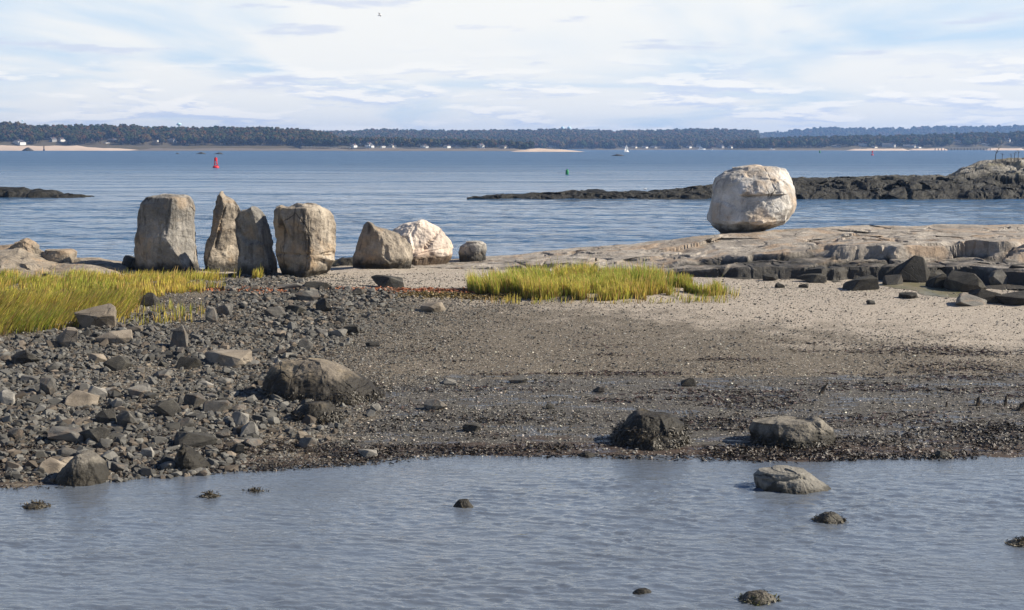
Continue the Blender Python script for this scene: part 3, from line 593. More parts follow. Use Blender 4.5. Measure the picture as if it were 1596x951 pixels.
NAMED = [  # u0, u1, top row, base row, material, label
    (112, 177, 474, 512, 'brown_stone', 'broad buff stone half hidden in the front of the left grass'), (78, 124, 512, 541, 'brown_stone', 'brown stone with a sunlit right side just below the left grass'),
    (150, 209, 517, 538, 'brown_stone', 'long buff stone with a dark left end, below the half-hidden buff stone'), (13, 60, 546, 569, 'black_stone', 'black oval stone near the left edge below the grass'),
    (158, 202, 556, 578, 'black_stone', 'black stone in front of a brown one in the middle of the cobbles'), (134, 162, 552, 568, 'brown_stone', 'brown stone touching the black one in the middle of the cobbles'),
    (274, 312, 558, 576, 'black_stone', 'square-cut dark block beside the flat sandstone slab'), (308, 388, 549, 571, 'brown_stone', 'flat tan sandstone slab left of the long boulder'),
    (212, 246, 457, 478, 'black_stone', 'dark cube-like stone at the front edge of the left grass'), (319, 338, 477, 503, 'stone', 'upright grey stone below the right end of the left grass'),
    (335, 362, 472, 492, 'stone', 'rounded grey stone touching the upright grey stone'), (260, 293, 506, 543, 'stone', 'tall slanting grey wedge stone in the upper cobbles'),
    (59, 86, 589, 617, 'stone', 'upright grey tooth-shaped stone among the left cobbles'), (-4, 21, 607, 631, 'light_stone', 'pale wedge stone cut by the left edge'),
    (100, 150, 609, 634, 'brown_stone', 'rounded brown cobble in the left cobbles'), (133, 166, 602, 622, 'light_stone', 'pale flat wedge stone resting by the rounded brown cobble'),
    (196, 232, 597, 621, 'stone', 'brownish angular stone left of centre in the cobbles'), (166, 192, 622, 637, 'light_stone', 'pale half-shaded cobble below the brownish angular stone'),
    (149, 182, 636, 662, 'black_stone', 'dark brown stone leaning on a grey cube-like one'), (179, 213, 641, 667, 'stone', 'grey cube-like stone with a sunlit right face in the lower cobbles'),
    (237, 280, 624, 650, 'black_stone', 'dark rough stone right of the grey cube-like one'), (283, 318, 614, 636, 'stone', 'rounded grey stone left of a long flat one'),
    (314, 359, 627, 643, 'stone', 'long flat grey stone pointing right, left of the rounded pair'), (360, 387, 642, 664, 'light_stone', 'upper of two rounded pale stones near the long boulder'),
    (374, 401, 656, 681, 'light_stone', 'lower of two rounded pale stones near the long boulder'), (68, 132, 671, 692, 'stone', 'grey sloping stone with a pale right end near the shore'),
    (113, 168, 667, 693, 'black_stone', 'dark weedy stone with a brown right end near the shore'), (211, 240, 695, 714, 'light_stone', 'white stone by the dark wrack above the pool'),
    (8, 36, 667, 687, 'stone', 'rounded grey stone near the left edge above the wrack'), (86, 117, 699, 714, 'stone', 'small pale-tipped stone above the grey shore boulder'),
    (60, 102, 715, 737, 'brown_stone', 'flat-topped greenish stone behind the grey shore boulder'), (265, 335, 674, 699, 'black_stone', 'wide black weed-covered stone above the pointed rock'),
    (334, 358, 669, 685, 'stone', 'small grey stone right of the wide black one'), (354, 382, 692, 708, 'black_stone', 'small dark stone with a pale corner above the water line'),
    (460, 498, 454, 471, 'stone', 'grey block in the line of stones below the square boulder'), (491, 518, 465, 487, 'black_stone', 'dark rounded stone right of the grey block, below the square boulder'),
    (409, 445, 480, 496, 'stone', 'flat grey stone below the dark leaning slab'), (444, 476, 476, 490, 'black_stone', 'flat black stone left of the dark rounded stone'),
    (472, 516, 439, 453, 'black_stone', 'thin dark wedge slab lying in front of the square boulder'), (578, 629, 430, 449, 'black_stone', 'black slab lying at the edge of the white sand'),
    (546, 567, 451, 460, 'black_stone', 'small black wedge stone on the rusty wrack line'), (428, 474, 443, 452, 'stone', 'flat slab under the corner of the square boulder'),
    (511, 541, 514, 526, 'light_stone', 'flat pale stone paired with a darker one in the upper gravel'), (525, 561, 508, 521, 'black_stone', 'dark flat stone paired with a pale one in the upper gravel'),
    (653, 693, 472, 487, 'brown_stone', 'brown stone below the rusty wrack on the gravel'), (569, 591, 533, 541, 'black_stone', 'small black stone alone on the gravel above the long boulder'),
    (465, 487, 527, 545, 'stone', 'dark upright stone above the long boulder'), (689, 713, 592, 600, 'light_stone', 'flat white stone right of the long boulder'),
    (793, 822, 586, 598, 'stone', 'grey stone alone in the middle of the gravel'), (924, 943, 603, 612, 'stone', 'small wedge stone on the grey mud'),
    (851, 863, 629, 638, 'black_stone', 'tiny dark cube stone on the grey mud'), (660, 696, 623, 640, 'stone', 'grey rounded stone in the wet shells right of the long boulder'),
    (576, 594, 629, 641, 'light_stone', 'small pale pyramid stone at the right foot of the long boulder'), (720, 753, 662, 674, 'black_stone', 'black flat stone on the wet flat below the gravel'),
    (465, 493, 682, 698, 'stone', 'smooth grey stone below the weed-draped rock'), (557, 588, 702, 713, 'light_stone', 'pale flat stone at the water edge'),
    (1062, 1087, 589, 602, 'black_stone', 'dark stone pair lump on the gravel right of centre'), (1209, 1224, 442, 449, 'black_stone', 'small black wedge stone on the shell sand, leftmost before the ledge'),
    (1245, 1261, 442, 449, 'black_stone', 'small black stone on the shell sand right of the wedge'), (1316, 1371, 431, 453, 'black_stone', 'black boat-shaped rock on the shell sand before the ledge'),
    (1403, 1433, 456, 466, 'black_stone', 'dark flat stone on the shell sand near the green puddle'), (1351, 1364, 468, 475, 'black_stone', 'tiny black pyramid stone on open sand'),
    (1489, 1546, 461, 477, 'stone', 'smooth grey stone on the sand at the right, before the dark blocks'), (1515, 1562, 451, 473, 'black_stone', 'dark round-backed rock at the right end of the sand'),
    (1556, 1622, 455, 477, 'black_stone', 'long dark rock cut by the right edge on the sand'), (1468, 1512, 388, 425, 'light_stone', 'pale-tipped fin of rock standing among the dark blocks'),
    (1425, 1476, 418, 440, 'black_stone', 'dark slab leaning below the pale-tipped fin'), (1478, 1542, 425, 456, 'black_stone', 'big dark block beside the green puddle'),
    (1541, 1576, 420, 449, 'stone', 'pale-faced block at the right end of the dark blocks'), (1570, 1620, 415, 446, 'black_stone', 'black block cut by the right edge under the ledge'),
    (1380, 1412, 428, 445, 'stone', 'grey stone at the left tip of the green puddle'), (1250, 1290, 428, 441, 'black_stone', 'low dark stone against the foot of the ledge'),
    (1398, 1452, 398, 441, 'black_stone', 'tall black block in the broken ledge face left of the pale-tipped fin'), (1506, 1562, 390, 433, 'black_stone', 'tall black block in the broken ledge face right of the pale-tipped fin'),
    (1562, 1640, 386, 428, 'black_stone', 'uppermost black block cut by the right edge'), (1445, 1480, 428, 450, 'black_stone', 'black wedge block at the back rim of the green puddle'),
    (1190, 1215, 428, 438, 'black_stone', 'small low dark stone against the foot of the ledge, left end')]
for i, (u0, u1, vt, vb, mt, lab) in enumerate(NAMED):
    x, y, z = ground((u0 + u1) / 2, vb); w = (u1 - u0) * y / F_PX; h = (vb - vt) * y / F_PX * 1.35; d = w * .75
    stone(x, y + d * .42, w * 1.02, d, h, random.uniform(-.25, .25), i % 16, mt, lab, 'stones told apart on the beach', tilt=(random.uniform(-.1, .1), random.uniform(-.12, .12)), bury=.30)
for lab, u, v0, v1, wpx in (('short black wooden post stump rising from the mud, thickest of the stumps', 1524, 619, 632, 6), ('thin black wooden stake rising from the mud', 1567, 617, 632, 4),
                            ('slanting black wooden stump at the right edge of the mud', 1590, 627, 640, 9), ('curved black driftwood stub standing on the mud below the gravel', 1279, 599, 614, 6),
                            ('tiny black stake left of the thickest stump', 1475, 626, 634, 3)):
    x, y, z = ground(u, v1); r = wpx * y / F_PX / 2; h = (v1 - v0) * y / F_PX; n = 9; rows = []
    for k, s in enumerate(np.linspace(-.25, 1, 7)):
        a = np.linspace(0, 2 * math.pi, n, endpoint=False); rr = r * (1.25 - .45 * max(s, 0)) * (1 + .18 * np.sin(a * 3 + k)); lean = .35 * h * s if 'slant' in lab or 'curved' in lab else .06 * h * s
        rows.append(np.stack([rr * np.cos(a) + lean + (.25 * h * s * s if 'curved' in lab else 0), rr * np.sin(a), np.full(n, h * s) + (.12 * h * np.cos(a) if s == 1 else 0)], 1))
    V = np.concatenate(rows + [np.array([rows[-1].mean(0) - [0, 0, .03]])]); Fq = grid_faces(7, n, True); Fq = np.concatenate([Fq, np.array([[6 * n + k, 6 * n + (k + 1) % n, 7 * n, 7 * n] for k in range(n)])])
    me = bpy.data.meshes.new('wooden_stump'); me.from_pydata(V.tolist(), [], [list(dict.fromkeys(f)) for f in Fq.tolist()]); me.materials.append(M['wood'])
    tag(link('wooden_stump', me, loc=(x, y, z)), lab, 'stump', 'wooden stumps on the mud')

# further cobbles of the stone field, each its own thing
def field_edge(y): return np.interp(y, [24, 27, 31, 36, 40, 45, 49, 51, 54], [-5.4, -4.6, -4.2, -6.0, -5.8, -4.6, -4.2, -7.5, -9.0])
def in_grass(x, y): return ((x < -10.2) & (y > 43.6 - .0 * x) & (y < 54)) | ((x < -13.4) & (y > 40.2))
import re
ANCHOR = [(x_, y_, re.split(r' (?:below|near|in|with|among|just|touching|beside|left|right|at|by|of|behind|above|resting|cut|half|alone|paired|lying|on|leaning|under|pointing)\b|,', a[5])[0]) for a, (x_, y_, _w) in zip(NAMED, taken)]
ANCHOR = [a for a in ANCHOR if sum(b[2] == a[2] for b in ANCHOR) == 1 and len(a[2].split()) > 2] + [(-3.9, 37.3, 'long brown boulder'), (-8.0, 25.6, 'grey shore boulder'), (-6.2, 26.2, 'pointed rock at the water line'), (-4.4, 32.6, 'weed-draped rock'), (-7.8, 55, 'square block boulder'), (-9.9, 55, 'dark leaning slab')]
used_labels = set()
def cobble_label(x, y, w, mt):
    tone = {'stone': 'grey', 'brown_stone': 'brown', 'black_stone': 'blackish', 'light_stone': 'pale'}[mt]; size = 'little' if w < .17 else 'small' if w < .24 else 'middling' if w < .34 else 'large'
    for ax, ay, nm in sorted(ANCHOR, key=lambda a: (a[0] - x) ** 2 + ((a[1] - y) * .6) ** 2):
        dx, dy = x - ax, (y - ay) * .45; side = ('right of' if dx > 0 else 'left of') if abs(dx) > abs(dy) else ('behind' if dy > 0 else 'in front of'); lab = '%s %s cobble %s the %s' % (size, tone, side, nm)
        if lab not in used_labels: used_labels.add(lab); return lab
    return lab
cnt = 0
while cnt < 225:
    y = random.uniform(25.5, 53) if random.random() < .75 else random.uniform(27, 40); x = random.uniform(-.37 * y, float(field_edge(y)) + random.choice((0, 0, .8)))
    if y < float(shore(np.array([x]))[0]) + .15 or in_grass(x, y): continue
    w = min(.13 + random.expovariate(8.5), .5)
    if any((x - a) ** 2 + (y - b) ** 2 < (c + w * .42) ** 2 for a, b, c in taken): continue
    mt = random.choices(('stone', 'brown_stone', 'black_stone', 'light_stone'), (.66, .14, .14, .06))[0]
    stone(x, y, w, w * random.uniform(.6, .95), w * random.uniform(.38, .72), random.uniform(0, 6.28), random.randrange(16), mt, cobble_label(x, y, w, mt), 'cobbles of the stone field', name='cobble', tilt=(random.gauss(0, .22), random.gauss(0, .22))); cnt += 1

# ------------------------------------------------------------------ uncountable cover: shingle, gravel, shells, wrack
def scatter(name, label, cat, x, y, size, protos, mat, tint, flat=(.45, .75), bury=.3, seed=1, zoff=0.0):
    r = np.random.default_rng(seed); n = len(x); z = beach_z(x, y); sc = size[:, None] * np.stack([np.ones(n), r.uniform(.6, .95, n), r.uniform(flat[0], flat[1], n)], 1)
    return cloud(name, label, cat, shapes(name + '_shapes', protos, M[mat]), np.stack([x, y, z + zoff + sc[:, 2] * (.5 - bury)], 1), np.stack([r.normal(0, .28, n), r.normal(0, .28, n), r.uniform(0, 6.283, n)], 1), sc, r.integers(0, len(protos), n), tint)
def spots(n, seed, dens, ymin=24.5, ymax=62, k=.56):
    r = np.random.default_rng(seed); X, Y = [], []; got = 0
    while got < n:
        y = r.uniform(ymin, ymax, 4 * n); x = r.uniform(-k, k, 4 * n) * ymax; p = np.stack([x, y, 0 * x], 1)
        ok = (np.abs(x) < k * y) & (y > shore(x) - .25) & (r.random(4 * n) < dens(x, y, p)); X.append(x[ok]); Y.append(y[ok]); got += ok.sum()
    return np.concatenate(X)[:n], np.concatenate(Y)[:n]
TINY = [hull(500 + i, 8 + i % 3) for i in range(10)]; MIDP = [hull(540 + i, 14 + i % 4) for i in range(12)]
def stone_tint(n, seed, lo=.035, hi=.17):
    r = np.random.default_rng(seed); g = lo + (hi - lo) * r.beta(1.6, 2.6, (n, 1)); hue = np.where(r.random((n, 1)) < .22, np.array([[1.18, .98, .78]]), np.array([[1.03, 1.0, .92]])); return g * hue
def d_field(x, y, p): e = field_edge(y); return sst(x, e + 1.6, e - 1.0) * (.55 + .6 * fbm(p, .45, 3, seed=91)) * ~in_grass(x, y)
x, y = spots(36000, 11, d_field, 25, 55); s = .045 + rng.exponential(.05, len(x)); scatter('shingle', 'loose dark shingle filling the stone field on the left', 'shingle', x, y, np.clip(s, .05, .34), MIDP, 'gravel', stone_tint(len(x), 1), seed=21)
def d_gravel(x, y, p):
    sand, mud, red = zones(x, y); e = field_edge(y)
    return np.clip((.25 + .75 * sst(x, e + 7, e)) * (1 - .80 * sand) * (1 - .35 * mud) * (.6 + .55 * fbm(p, .5, 4, seed=95)), 0, 1)
x, y = spots(210000, 12, d_gravel, 25, 56); s = .020 + rng.exponential(.015, len(x)); scatter('gravel', 'fine dark gravel strewn across the tidal flat', 'gravel', x, y, np.clip(s, .018, .09), TINY, 'gravel', stone_tint(len(x), 2, .018, .26), seed=22)
def d_shell(x, y, p):
    sand, mud, red = zones(x, y); line = np.exp(-((y - np.interp(x, [-4, 6, 20], [52, 50.5, 49])) / 2.2) ** 2) * sst(x, -5, 3)
    return np.clip(.22 + .8 * line + .25 * sst(y, 44, 36) * (fbm(p, .4, 3, seed=97) > -.2) - .1 * (x < -6), 0, 1)
x, y = spots(48000, 13, d_shell, 26, 60); s = np.clip(.022 + rng.exponential(.013, len(x)), .02, .08)
tn = np.array([[.60, .55, .47]]) * (.25 + .7 * rng.random((len(x), 1)) ** 2) * np.array([1, 1, 1]) * rng.uniform(.94, 1.06, (len(x), 3))
scatter('shell_fragments', 'scattered white shell fragments over sand and gravel', 'shells', x, y, s, TINY, 'shell', tn, flat=(.2, .5), seed=23, bury=.15)

def wrack(name, label, x, y, seed, col0, col1, length=.14, width=.012, lift=.05):
    r = np.random.default_rng(seed); n = len(x); z = beach_z(x, y); a = r.uniform(0, 6.283, n); b = a + r.normal(0, .9, n); ln = length * r.uniform(.4, 1.4, n); w = width * r.uniform(.5, 1.6, n)
    p0 = np.stack([x, y, z + .004], 1); p1 = p0 + np.stack([np.cos(a) * ln * .5, np.sin(a) * ln * .5, lift * r.uniform(0, 1, n)], 1); p2 = p1 + np.stack([np.cos(b) * ln * .5, np.sin(b) * ln * .5, -lift * .6 * r.uniform(0, 1, n)], 1)
    sd_ = np.stack([-np.sin(a) * w, np.cos(a) * w, .6 * w], 1); S = np.stack([p0 - sd_, p0 + sd_, p1 - sd_, p1 + sd_, p2 - sd_ * .6, p2 + sd_ * .6], 1).reshape(-1, 3)
    k = np.arange(n)[:, None] * 6; Fq = np.concatenate([k + np.array([[0, 1, 3, 2]]), k + np.array([[2, 3, 5, 4]])]); f = r.random((n, 1))
    T = np.repeat(np.array(col0) * (1 - f) + np.array(col1) * f, 6, 0); tag(link(name, mesh_np(name, S, Fq, M['weed'], False, T)), label, 'seaweed', kind='stuff')
def d_wr(x, y, p): t = y - shore(x); return np.clip(sst(t, 4.5, .1) * (.35 + 1.2 * fbm(p * np.array([.5, 1.4, 1]), .8, 4, seed=99)) + .5 * sst(x, -4, -7) * sst(t, 6, 1), 0, 1)
x, y = spots(15500, 14, d_wr, 24.5, 34); wrack('seaweed_wrack', 'dark seaweed wrack strewn along the pool edge', x, y, 31, (.014, .012, .009), (.046, .032, .022))
def d_wr2(x, y, p): t = y - shore(x); return np.clip(sst(t, 14, 9) * sst(t, 2, 4) * sst(x, -5, 0) * (fbm(p * np.array([.4, 1.7, 1]), .9, 4, seed=105) - .12) * 2.5, 0, 1)
x, y = spots(6300, 17, d_wr2, 28, 42); wrack('red_seaweed', 'thin streaks of red-brown seaweed lying on the grey mud', x, y, 35, (.018, .013, .010), (.055, .030, .022), lift=.03)
def d_leaf(x, y, p): return np.exp(-((y - (50.3 + .12 * x + .5 * fbm(p, .6, 2, seed=101))) / .5) ** 2) * sst(x, -12, -10) * sst(x, 1.5, -.5)
x, y = spots(2600, 15, d_leaf, 47, 53); wrack('rusty_wrack', 'rust-red line of dead leaves and wrack below the white sand', x, y, 32, (.20, .06, .02), (.34, .13, .05), length=.10, width=.02)
def d_moss(x, y, p): return np.exp(-((y - (49.0 + .05 * x)) / .55) ** 2) * sst(x, -4.4, -3.4) * sst(x, 1.2, -.4)
x, y = spots(2600, 16, d_moss, 46.5, 51); wrack('olive_wrack', 'olive-brown mat of weed on the gravel left of the right-hand grass', x, y, 33, (.07, .05, .012), (.15, .10, .02), length=.10, width=.02)

# ------------------------------------------------------------------ marsh grass
def grass(name, label, x, y, h, lean, seed, green=.5, lift=0.0, dry=None):
    r = np.random.default_rng(seed); n = len(x); z = beach_z(x, y) - .02 + lift; h = h * r.uniform(.5, 1.15, n) * (1 + .28 * fbm(np.stack([x, y, 0 * x], 1), .8, 3, seed=seed + 2)) * np.where(r.random(n) < .05, 1.4, 1.0); w = r.uniform(.009, .017, n)
    p = np.stack([x, y, 0 * x], 1); sway = fbm(p, .6, 3, seed=seed)
    ln = lean + np.stack([.16 * sway, .12 * fbm(p, .7, 3, seed=seed + 4)], 1) + r.normal(0, .13, (n, 2)); a = r.uniform(0, 6.283, n); side = np.stack([np.cos(a), np.sin(a), 0 * a], 1) * w[:, None]
    rows = []
    for k, s in enumerate((0, .35, .7, 1.0)):
        c = np.stack([x + ln[:, 0] * h * s ** 1.7, y + ln[:, 1] * h * s ** 1.7, z + h * s * (1 - .16 * s * (ln ** 2).sum(1))], 1); ww = (1, .9, .6, .12)[k]; rows += [c - side * ww, c + side * ww]
    S = np.stack(rows, 1).reshape(-1, 3); k = np.arange(n)[:, None] * 8; Fq = np.concatenate([k + np.array([[2 * j, 2 * j + 1, 2 * j + 3, 2 * j + 2]]) for j in range(3)])
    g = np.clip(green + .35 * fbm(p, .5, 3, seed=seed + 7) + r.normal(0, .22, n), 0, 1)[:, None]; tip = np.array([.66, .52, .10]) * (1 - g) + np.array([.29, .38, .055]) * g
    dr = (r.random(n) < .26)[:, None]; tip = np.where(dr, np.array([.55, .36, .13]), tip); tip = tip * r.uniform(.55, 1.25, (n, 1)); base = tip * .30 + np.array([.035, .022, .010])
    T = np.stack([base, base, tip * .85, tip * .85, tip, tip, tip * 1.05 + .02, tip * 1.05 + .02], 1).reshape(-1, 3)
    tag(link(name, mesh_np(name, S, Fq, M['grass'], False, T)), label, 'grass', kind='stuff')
def patch(n, seed, inside, x0, x1, y0, y1):
    r = np.random.default_rng(seed); x = r.uniform(x0, x1, n * 6); y = r.uniform(y0, y1, n * 6); p = np.stack([x, y, 0 * x], 1); ok = r.random(n * 6) < inside(x, y, fbm(p, .55, 4, seed=seed), fbm(p, 2.2, 3, seed=seed + 1)); return x[ok][:n], y[ok][:n]
def left_back(x, y, a, b):
    far = 54.0; near = np.interp(x, [-24, -14.5, -12.5, -11.5, -9.6, -8.6], [44, 44.6, 46.8, 47.4, 48.6, 51]) + a * .8; return ((y > near) & (y < far) & (x < -10.9 + 1.3 * a + .6 * b)) * np.clip(.55 + 1.3 * b, 0, 1)
x, y = patch(21000, 41, left_back, -23, -8, 43, 54.5); grass('marsh_grass', 'long band of golden-green marsh grass in front of the standing boulders', x, y, .33, np.array([.14, 0]), 51, .40)
def left_front(x, y, a, b):
    near = np.interp(x, [-24, -14, -11.6, -10.9], [38.6, 40.8, 42.0, 43.8]) + a * .5; return ((y > near) & (y < 46.5) & (x < np.interp(y, [40, 43, 46], [-13.2, -11.8, -12.4]) + .6 * a)) * np.clip(.75 + .8 * b, 0, 1)
x, y = patch(15000, 42, left_front, -22, -10.5, 38.5, 46.5); grass('marsh_grass', 'wind-leaned clump of green and straw grass at the left edge of the cobbles', x, y, .52, np.array([.52, -.05]), 52, .50)
def right_patch(x, y, a, b):
    cx = (x - 2.55) / 4.2; ry = (y - np.interp(x, [-2, 2, 7], [50.2, 50.6, 50.2])) / 2.5; q = cx ** 2 + ry ** 2; gap = np.exp(-(((x - 3.1) / .9) ** 2 + ((y - 48.4) / .55) ** 2)) > .5
    return ((q < .95 + .38 * a + .30 * b) & ~gap) * np.clip(.75 + 1.0 * b, 0, 1)
x, y = patch(21000, 43, right_patch, -2.5, 8, 47.2, 54); grass('marsh_grass', 'rounded green-gold tussock of marsh grass on the sand before the ledge', x, y, .55, np.array([-.06, 0]), 53, .62)
def sparse(x, y, a, b): return ((((x - 6.6) / 1.2) ** 2 + ((y - 49) / 1.6) ** 2 < 1) | (((x - 3) / 4.8) ** 2 + ((y - 47.6) / .7) ** 2 < 1) | (((x + 10.7) / 1.4) ** 2 + ((y - 43.0) / 1.6) ** 2 < 1)) * np.clip(.4 + b, 0, 1)
x, y = patch(2600, 44, sparse, -12.5, 9, 41, 51); grass('sparse_grass', 'thin straggling grass shoots around the edges of the grass patches', x, y, .34, np.array([.1, 0]), 54, .4)

# green algae puddle before the ledge
def puddle():
    c = [(1372, 441), (1400, 438), (1440, 441), (1475, 448), (1506, 458), (1500, 464), (1470, 463), (1430, 456), (1395, 449), (1376, 446)]
    P = [ground(u, v) for u, v in c]; n = 120; t = np.linspace(0, len(P), n, endpoint=False); k = np.arange(len(P) + 1)
    X = np.interp(t, k, [p[0] for p in P] + [P[0][0]]); Y = np.interp(t, k, [p[1] for p in P] + [P[0][1]])
    q = np.stack([X, Y, 0 * X], 1); X = X + .25 * fbm(q, 1.2, 3, seed=2); Y = Y + .25 * fbm(q, 1.2, 3, seed=4); cx, cy = X.mean(), Y.mean()
    V = np.concatenate([np.stack([X, Y, beach_z(X, Y) + .012], 1), np.stack([cx + (X - cx) * .5, cy + (Y - cy) * .5, beach_z(cx + (X - cx) * .5, cy + (Y - cy) * .5) + .018], 1), [[cx, cy, float(beach_z(np.array([cx]), np.array([cy]))[0]) + .02]]])
    Fq = [[i, (i + 1) % n, n + (i + 1) % n, n + i] for i in range(n)] + [[n + i, n + (i + 1) % n, 2 * n] for i in range(n)]
    m, N, b = new_mat('algae_puddle'); pos = N.add('ShaderNodeNewGeometry').outputs['Position']
    N.put(b.inputs['Base Color'], N.ramp(N.noise(pos, 2.2, 7, .65), [(.35, (.20, .175, .13)), (.5, (.17, .155, .10)), (.65, (.125, .12, .055))])); b.inputs['Roughness'].default_value = .35
    me = bpy.data.meshes.new('puddle'); me.from_pydata(V.tolist(), [], Fq); me.materials.append(m); tag(link('puddle', me), kind='structure')
puddle()

# ------------------------------------------------------------------ the far shore: wooded land, beaches, sea walls
M['far_ground'] = plain('far_ground', (.09, .075, .045), .95)
M['far_sand'] = plain('far_sand', (.52, .41, .32), .9)
M['mud_shore'] = plain('mud_shore', (.16, .135, .11), .9)
def ico(sub):
    bm = bmesh.new(); bmesh.ops.create_icosphere(bm, subdivisions=sub, radius=1.0); V = np.array([v.co[:] for v in bm.verts]); Fq = np.array([[v.index for v in f.verts] for f in bm.faces]); bm.free(); return V, Fq
CROWN = bpy.data.collections.new('crown_shapes')
for i in range(10):                                # uneven crowns: a handful of ragged lobes round a short trunk
    g = np.random.default_rng(900 + i); Vs, Fs, base = [], [], 0; tall = i in (3, 7)
    for k in range(8):
        V, Fq = ico(2); q = V + i * 9.1 + k * 3.7; V = V * (1 + .40 * vnoise(q * 2.1, 600 + i) + .22 * vnoise(q * 5, 640 + i))[:, None]
        c = g.normal(0, 1, 3); c /= np.linalg.norm(c); c = c * (.25 if k == 0 else g.uniform(.42, .68)); c[2] = abs(c[2]) * .9 - .15
        if tall: c = c * np.array([.55, .55, 1.5])
        V = V * g.uniform(.34, .52) + c; Vs.append(V); Fs.append(Fq + base); base += len(V)
    a = np.linspace(0, 6.283, 5, endpoint=False); Vs.append(np.concatenate([np.stack([.06 * np.cos(a), .06 * np.sin(a), np.full(5, z)], 1) for z in (-1.7, .1)])); f = grid_faces(2, 5, True) + base; Fs.append(np.concatenate([f[:, [0, 1, 2]], f[:, [0, 2, 3]]]))
    CROWN.objects.link(bpy.data.objects.new('tree_crown', mesh_np('tree_crown', np.concatenate(Vs), np.concatenate(Fs), M['leaves'], False)))
PAL = np.array([[.024, .040, .015], [.034, .043, .017], [.052, .046, .020], [.075, .052, .023], [.095, .048, .020], [.105, .078, .026], [.042, .050, .024]])
def woods(name, label, x, y, zg, h, r_, seed, wts):
    g = np.random.default_rng(seed); n = len(x); ti = PAL[g.choice(len(PAL), n, p=np.array(wts) / sum(wts))] * g.uniform(.75, 1.25, (n, 1)); R_ = r_ * g.uniform(.7, 1.3, n); sz = np.stack([R_, R_, R_ * g.uniform(.8, 1.25, n)], 1)
    cloud(name, label, 'woodland', CROWN, np.stack([x, y, zg + h - sz[:, 2] * .8], 1), np.stack([g.normal(0, .1, n), g.normal(0, .1, n), g.uniform(0, 6.28, n)], 1), sz, g.integers(0, 10, n), ti)
HOUSES = [(24, 224.5, 24, 6.5, 2022, 'long white house with a central tower block above the far-left beach', dict(wins=7, wing=8)), (79, 221.5, 11, 7, 2035, 'grey gabled house among trees above the far-left beach', dict(wall='grey_paint', along='y')),
          (93, 221, 9, 6, 2040, 'white gabled house right of the grey gabled one, far left', dict(along='y')), (172, 222, 14, 6, 2035, 'low brown house with a white gable end above the far-left beach', dict(wall='brown_roof', wing=4)),
          (164, 224, 4, 2.5, 2022, 'tiny white hut left of the low brown house', dict(wins=1, chim=False)), (244, 221, 4, 4, 2035, 'small white house on a clearing in the headland wood', dict(wins=1)),
          (266, 223, 12, 7, 2022, 'grey house half hidden at the edge of the headland wood', dict(wall='grey_paint')), (549, 230.5, 7, 6, 1985, 'white cottage at the left end of the sea wall', dict(along='y')),
          (572, 230.5, 10, 8, 1985, 'tall white house with a pointed gable on the sea wall', dict(along='y', wing=4)), (594, 230.5, 4, 4, 1985, 'tiny white hut right of the tall white house', dict(wins=1, chim=False)),
          (609, 230.5, 9, 6, 1990, 'cream house near the middle of the sea wall', dict(wall='cream', along='y', wing=-5)), (658, 231, 9, 6, 1990, 'white house with a dormer right of the sea wall middle', dict(wing=4)),
          (694, 231, 9, 5, 1990, 'low pale house near the right end of the sea wall', dict()), (712, 231, 4, 4, 1990, 'small white hut near the right end of the sea wall', dict(wins=1)),
          (746, 231, 10, 7, 1990, 'white house with one broad steep gable left of the sandy spit', dict(along='y')), (783, 231.5, 11, 5, 1990, 'square cream building left of the sandy spit', dict(wall='cream')),
          (858, 229.5, 4, 4, 2965, 'small white gabled house among the trees behind the spit', dict(wins=1, along='y')), (972, 231.5, 8, 4, 2890, 'white bungalow behind the sailboat', dict()), (987, 231.5, 8, 4, 2890, 'pale bungalow just right of the sailboat', dict(wall='cream')),
          (1003, 231.5, 10, 4, 2890, 'long white low house, third right of the sailboat', dict()), (1017, 231.5, 10, 4, 2890, 'grey low house in the row right of the sailboat', dict(wall='grey_paint')), (1033, 232, 9, 3.5, 2890, 'pale grey house at the end of the row right of the sailboat', dict(wall='grey_paint')),
          (1072, 231, 7, 4, 2890, 'white cottage left of the moored boats', dict()), (1089, 230.5, 9, 5, 2890, 'white house behind the moored boats', dict(wing=4)), (1122, 231, 8, 5, 2890, 'grey house right of the moored boats', dict(wall='grey_paint')), (1137, 231.5, 7, 4.5, 2375, 'white shore house at the start of the right-hand wood', dict(along='y')),
          (1302, 230, 12, 4, 2345, 'long grey low house on the right-hand shore, leftmost', dict(wall='grey_paint')), (1344, 228.5, 15, 6, 2345, 'large white mansion on the right-hand shore', dict(wins=5, wing=7)), (1361, 231, 6, 3.5, 2340, 'small cream house right of the white mansion', dict(wall='cream')),
          (1384, 230, 19, 7, 2350, 'long grey house with white dormers on the right-hand shore', dict(wall='grey_paint', wins=6)), (1416, 230.5, 18, 5, 2350, 'pale wide house right of the long dormered house', dict(wall='grey_paint', wins=5)), (1430, 231, 5, 3, 2345, 'tiny white pair of huts on the right-hand shore', dict(wins=1)),
          (1493, 222, 7, 3, 2345, 'white house up in the trees above the right-hand pier', dict(wins=2)), (1535, 227, 10, 4, 2400, 'cream low house in the trees behind the knoll', dict(wall='cream')), (1571, 222, 5, 6, 2440, 'white tower-like house in the trees at the right edge', dict(along='y', wins=1))]
HILL = []
def seat(u, v, hills):
    """metres ahead at which the ground seen at (u, v) lies on one of the hills"""
    for u0, u1, y0, y1, zh in hills:
        if u0 <= u <= u1:
            t = np.linspace(.03, .9, 60); yy = y0 + (y1 - y0) * t; d = zh(np.full(60, float(u)), t) - at(u, v, yy)[1]; k = np.where(d > 0)[0]
            if len(k): return float(yy[k[0]])
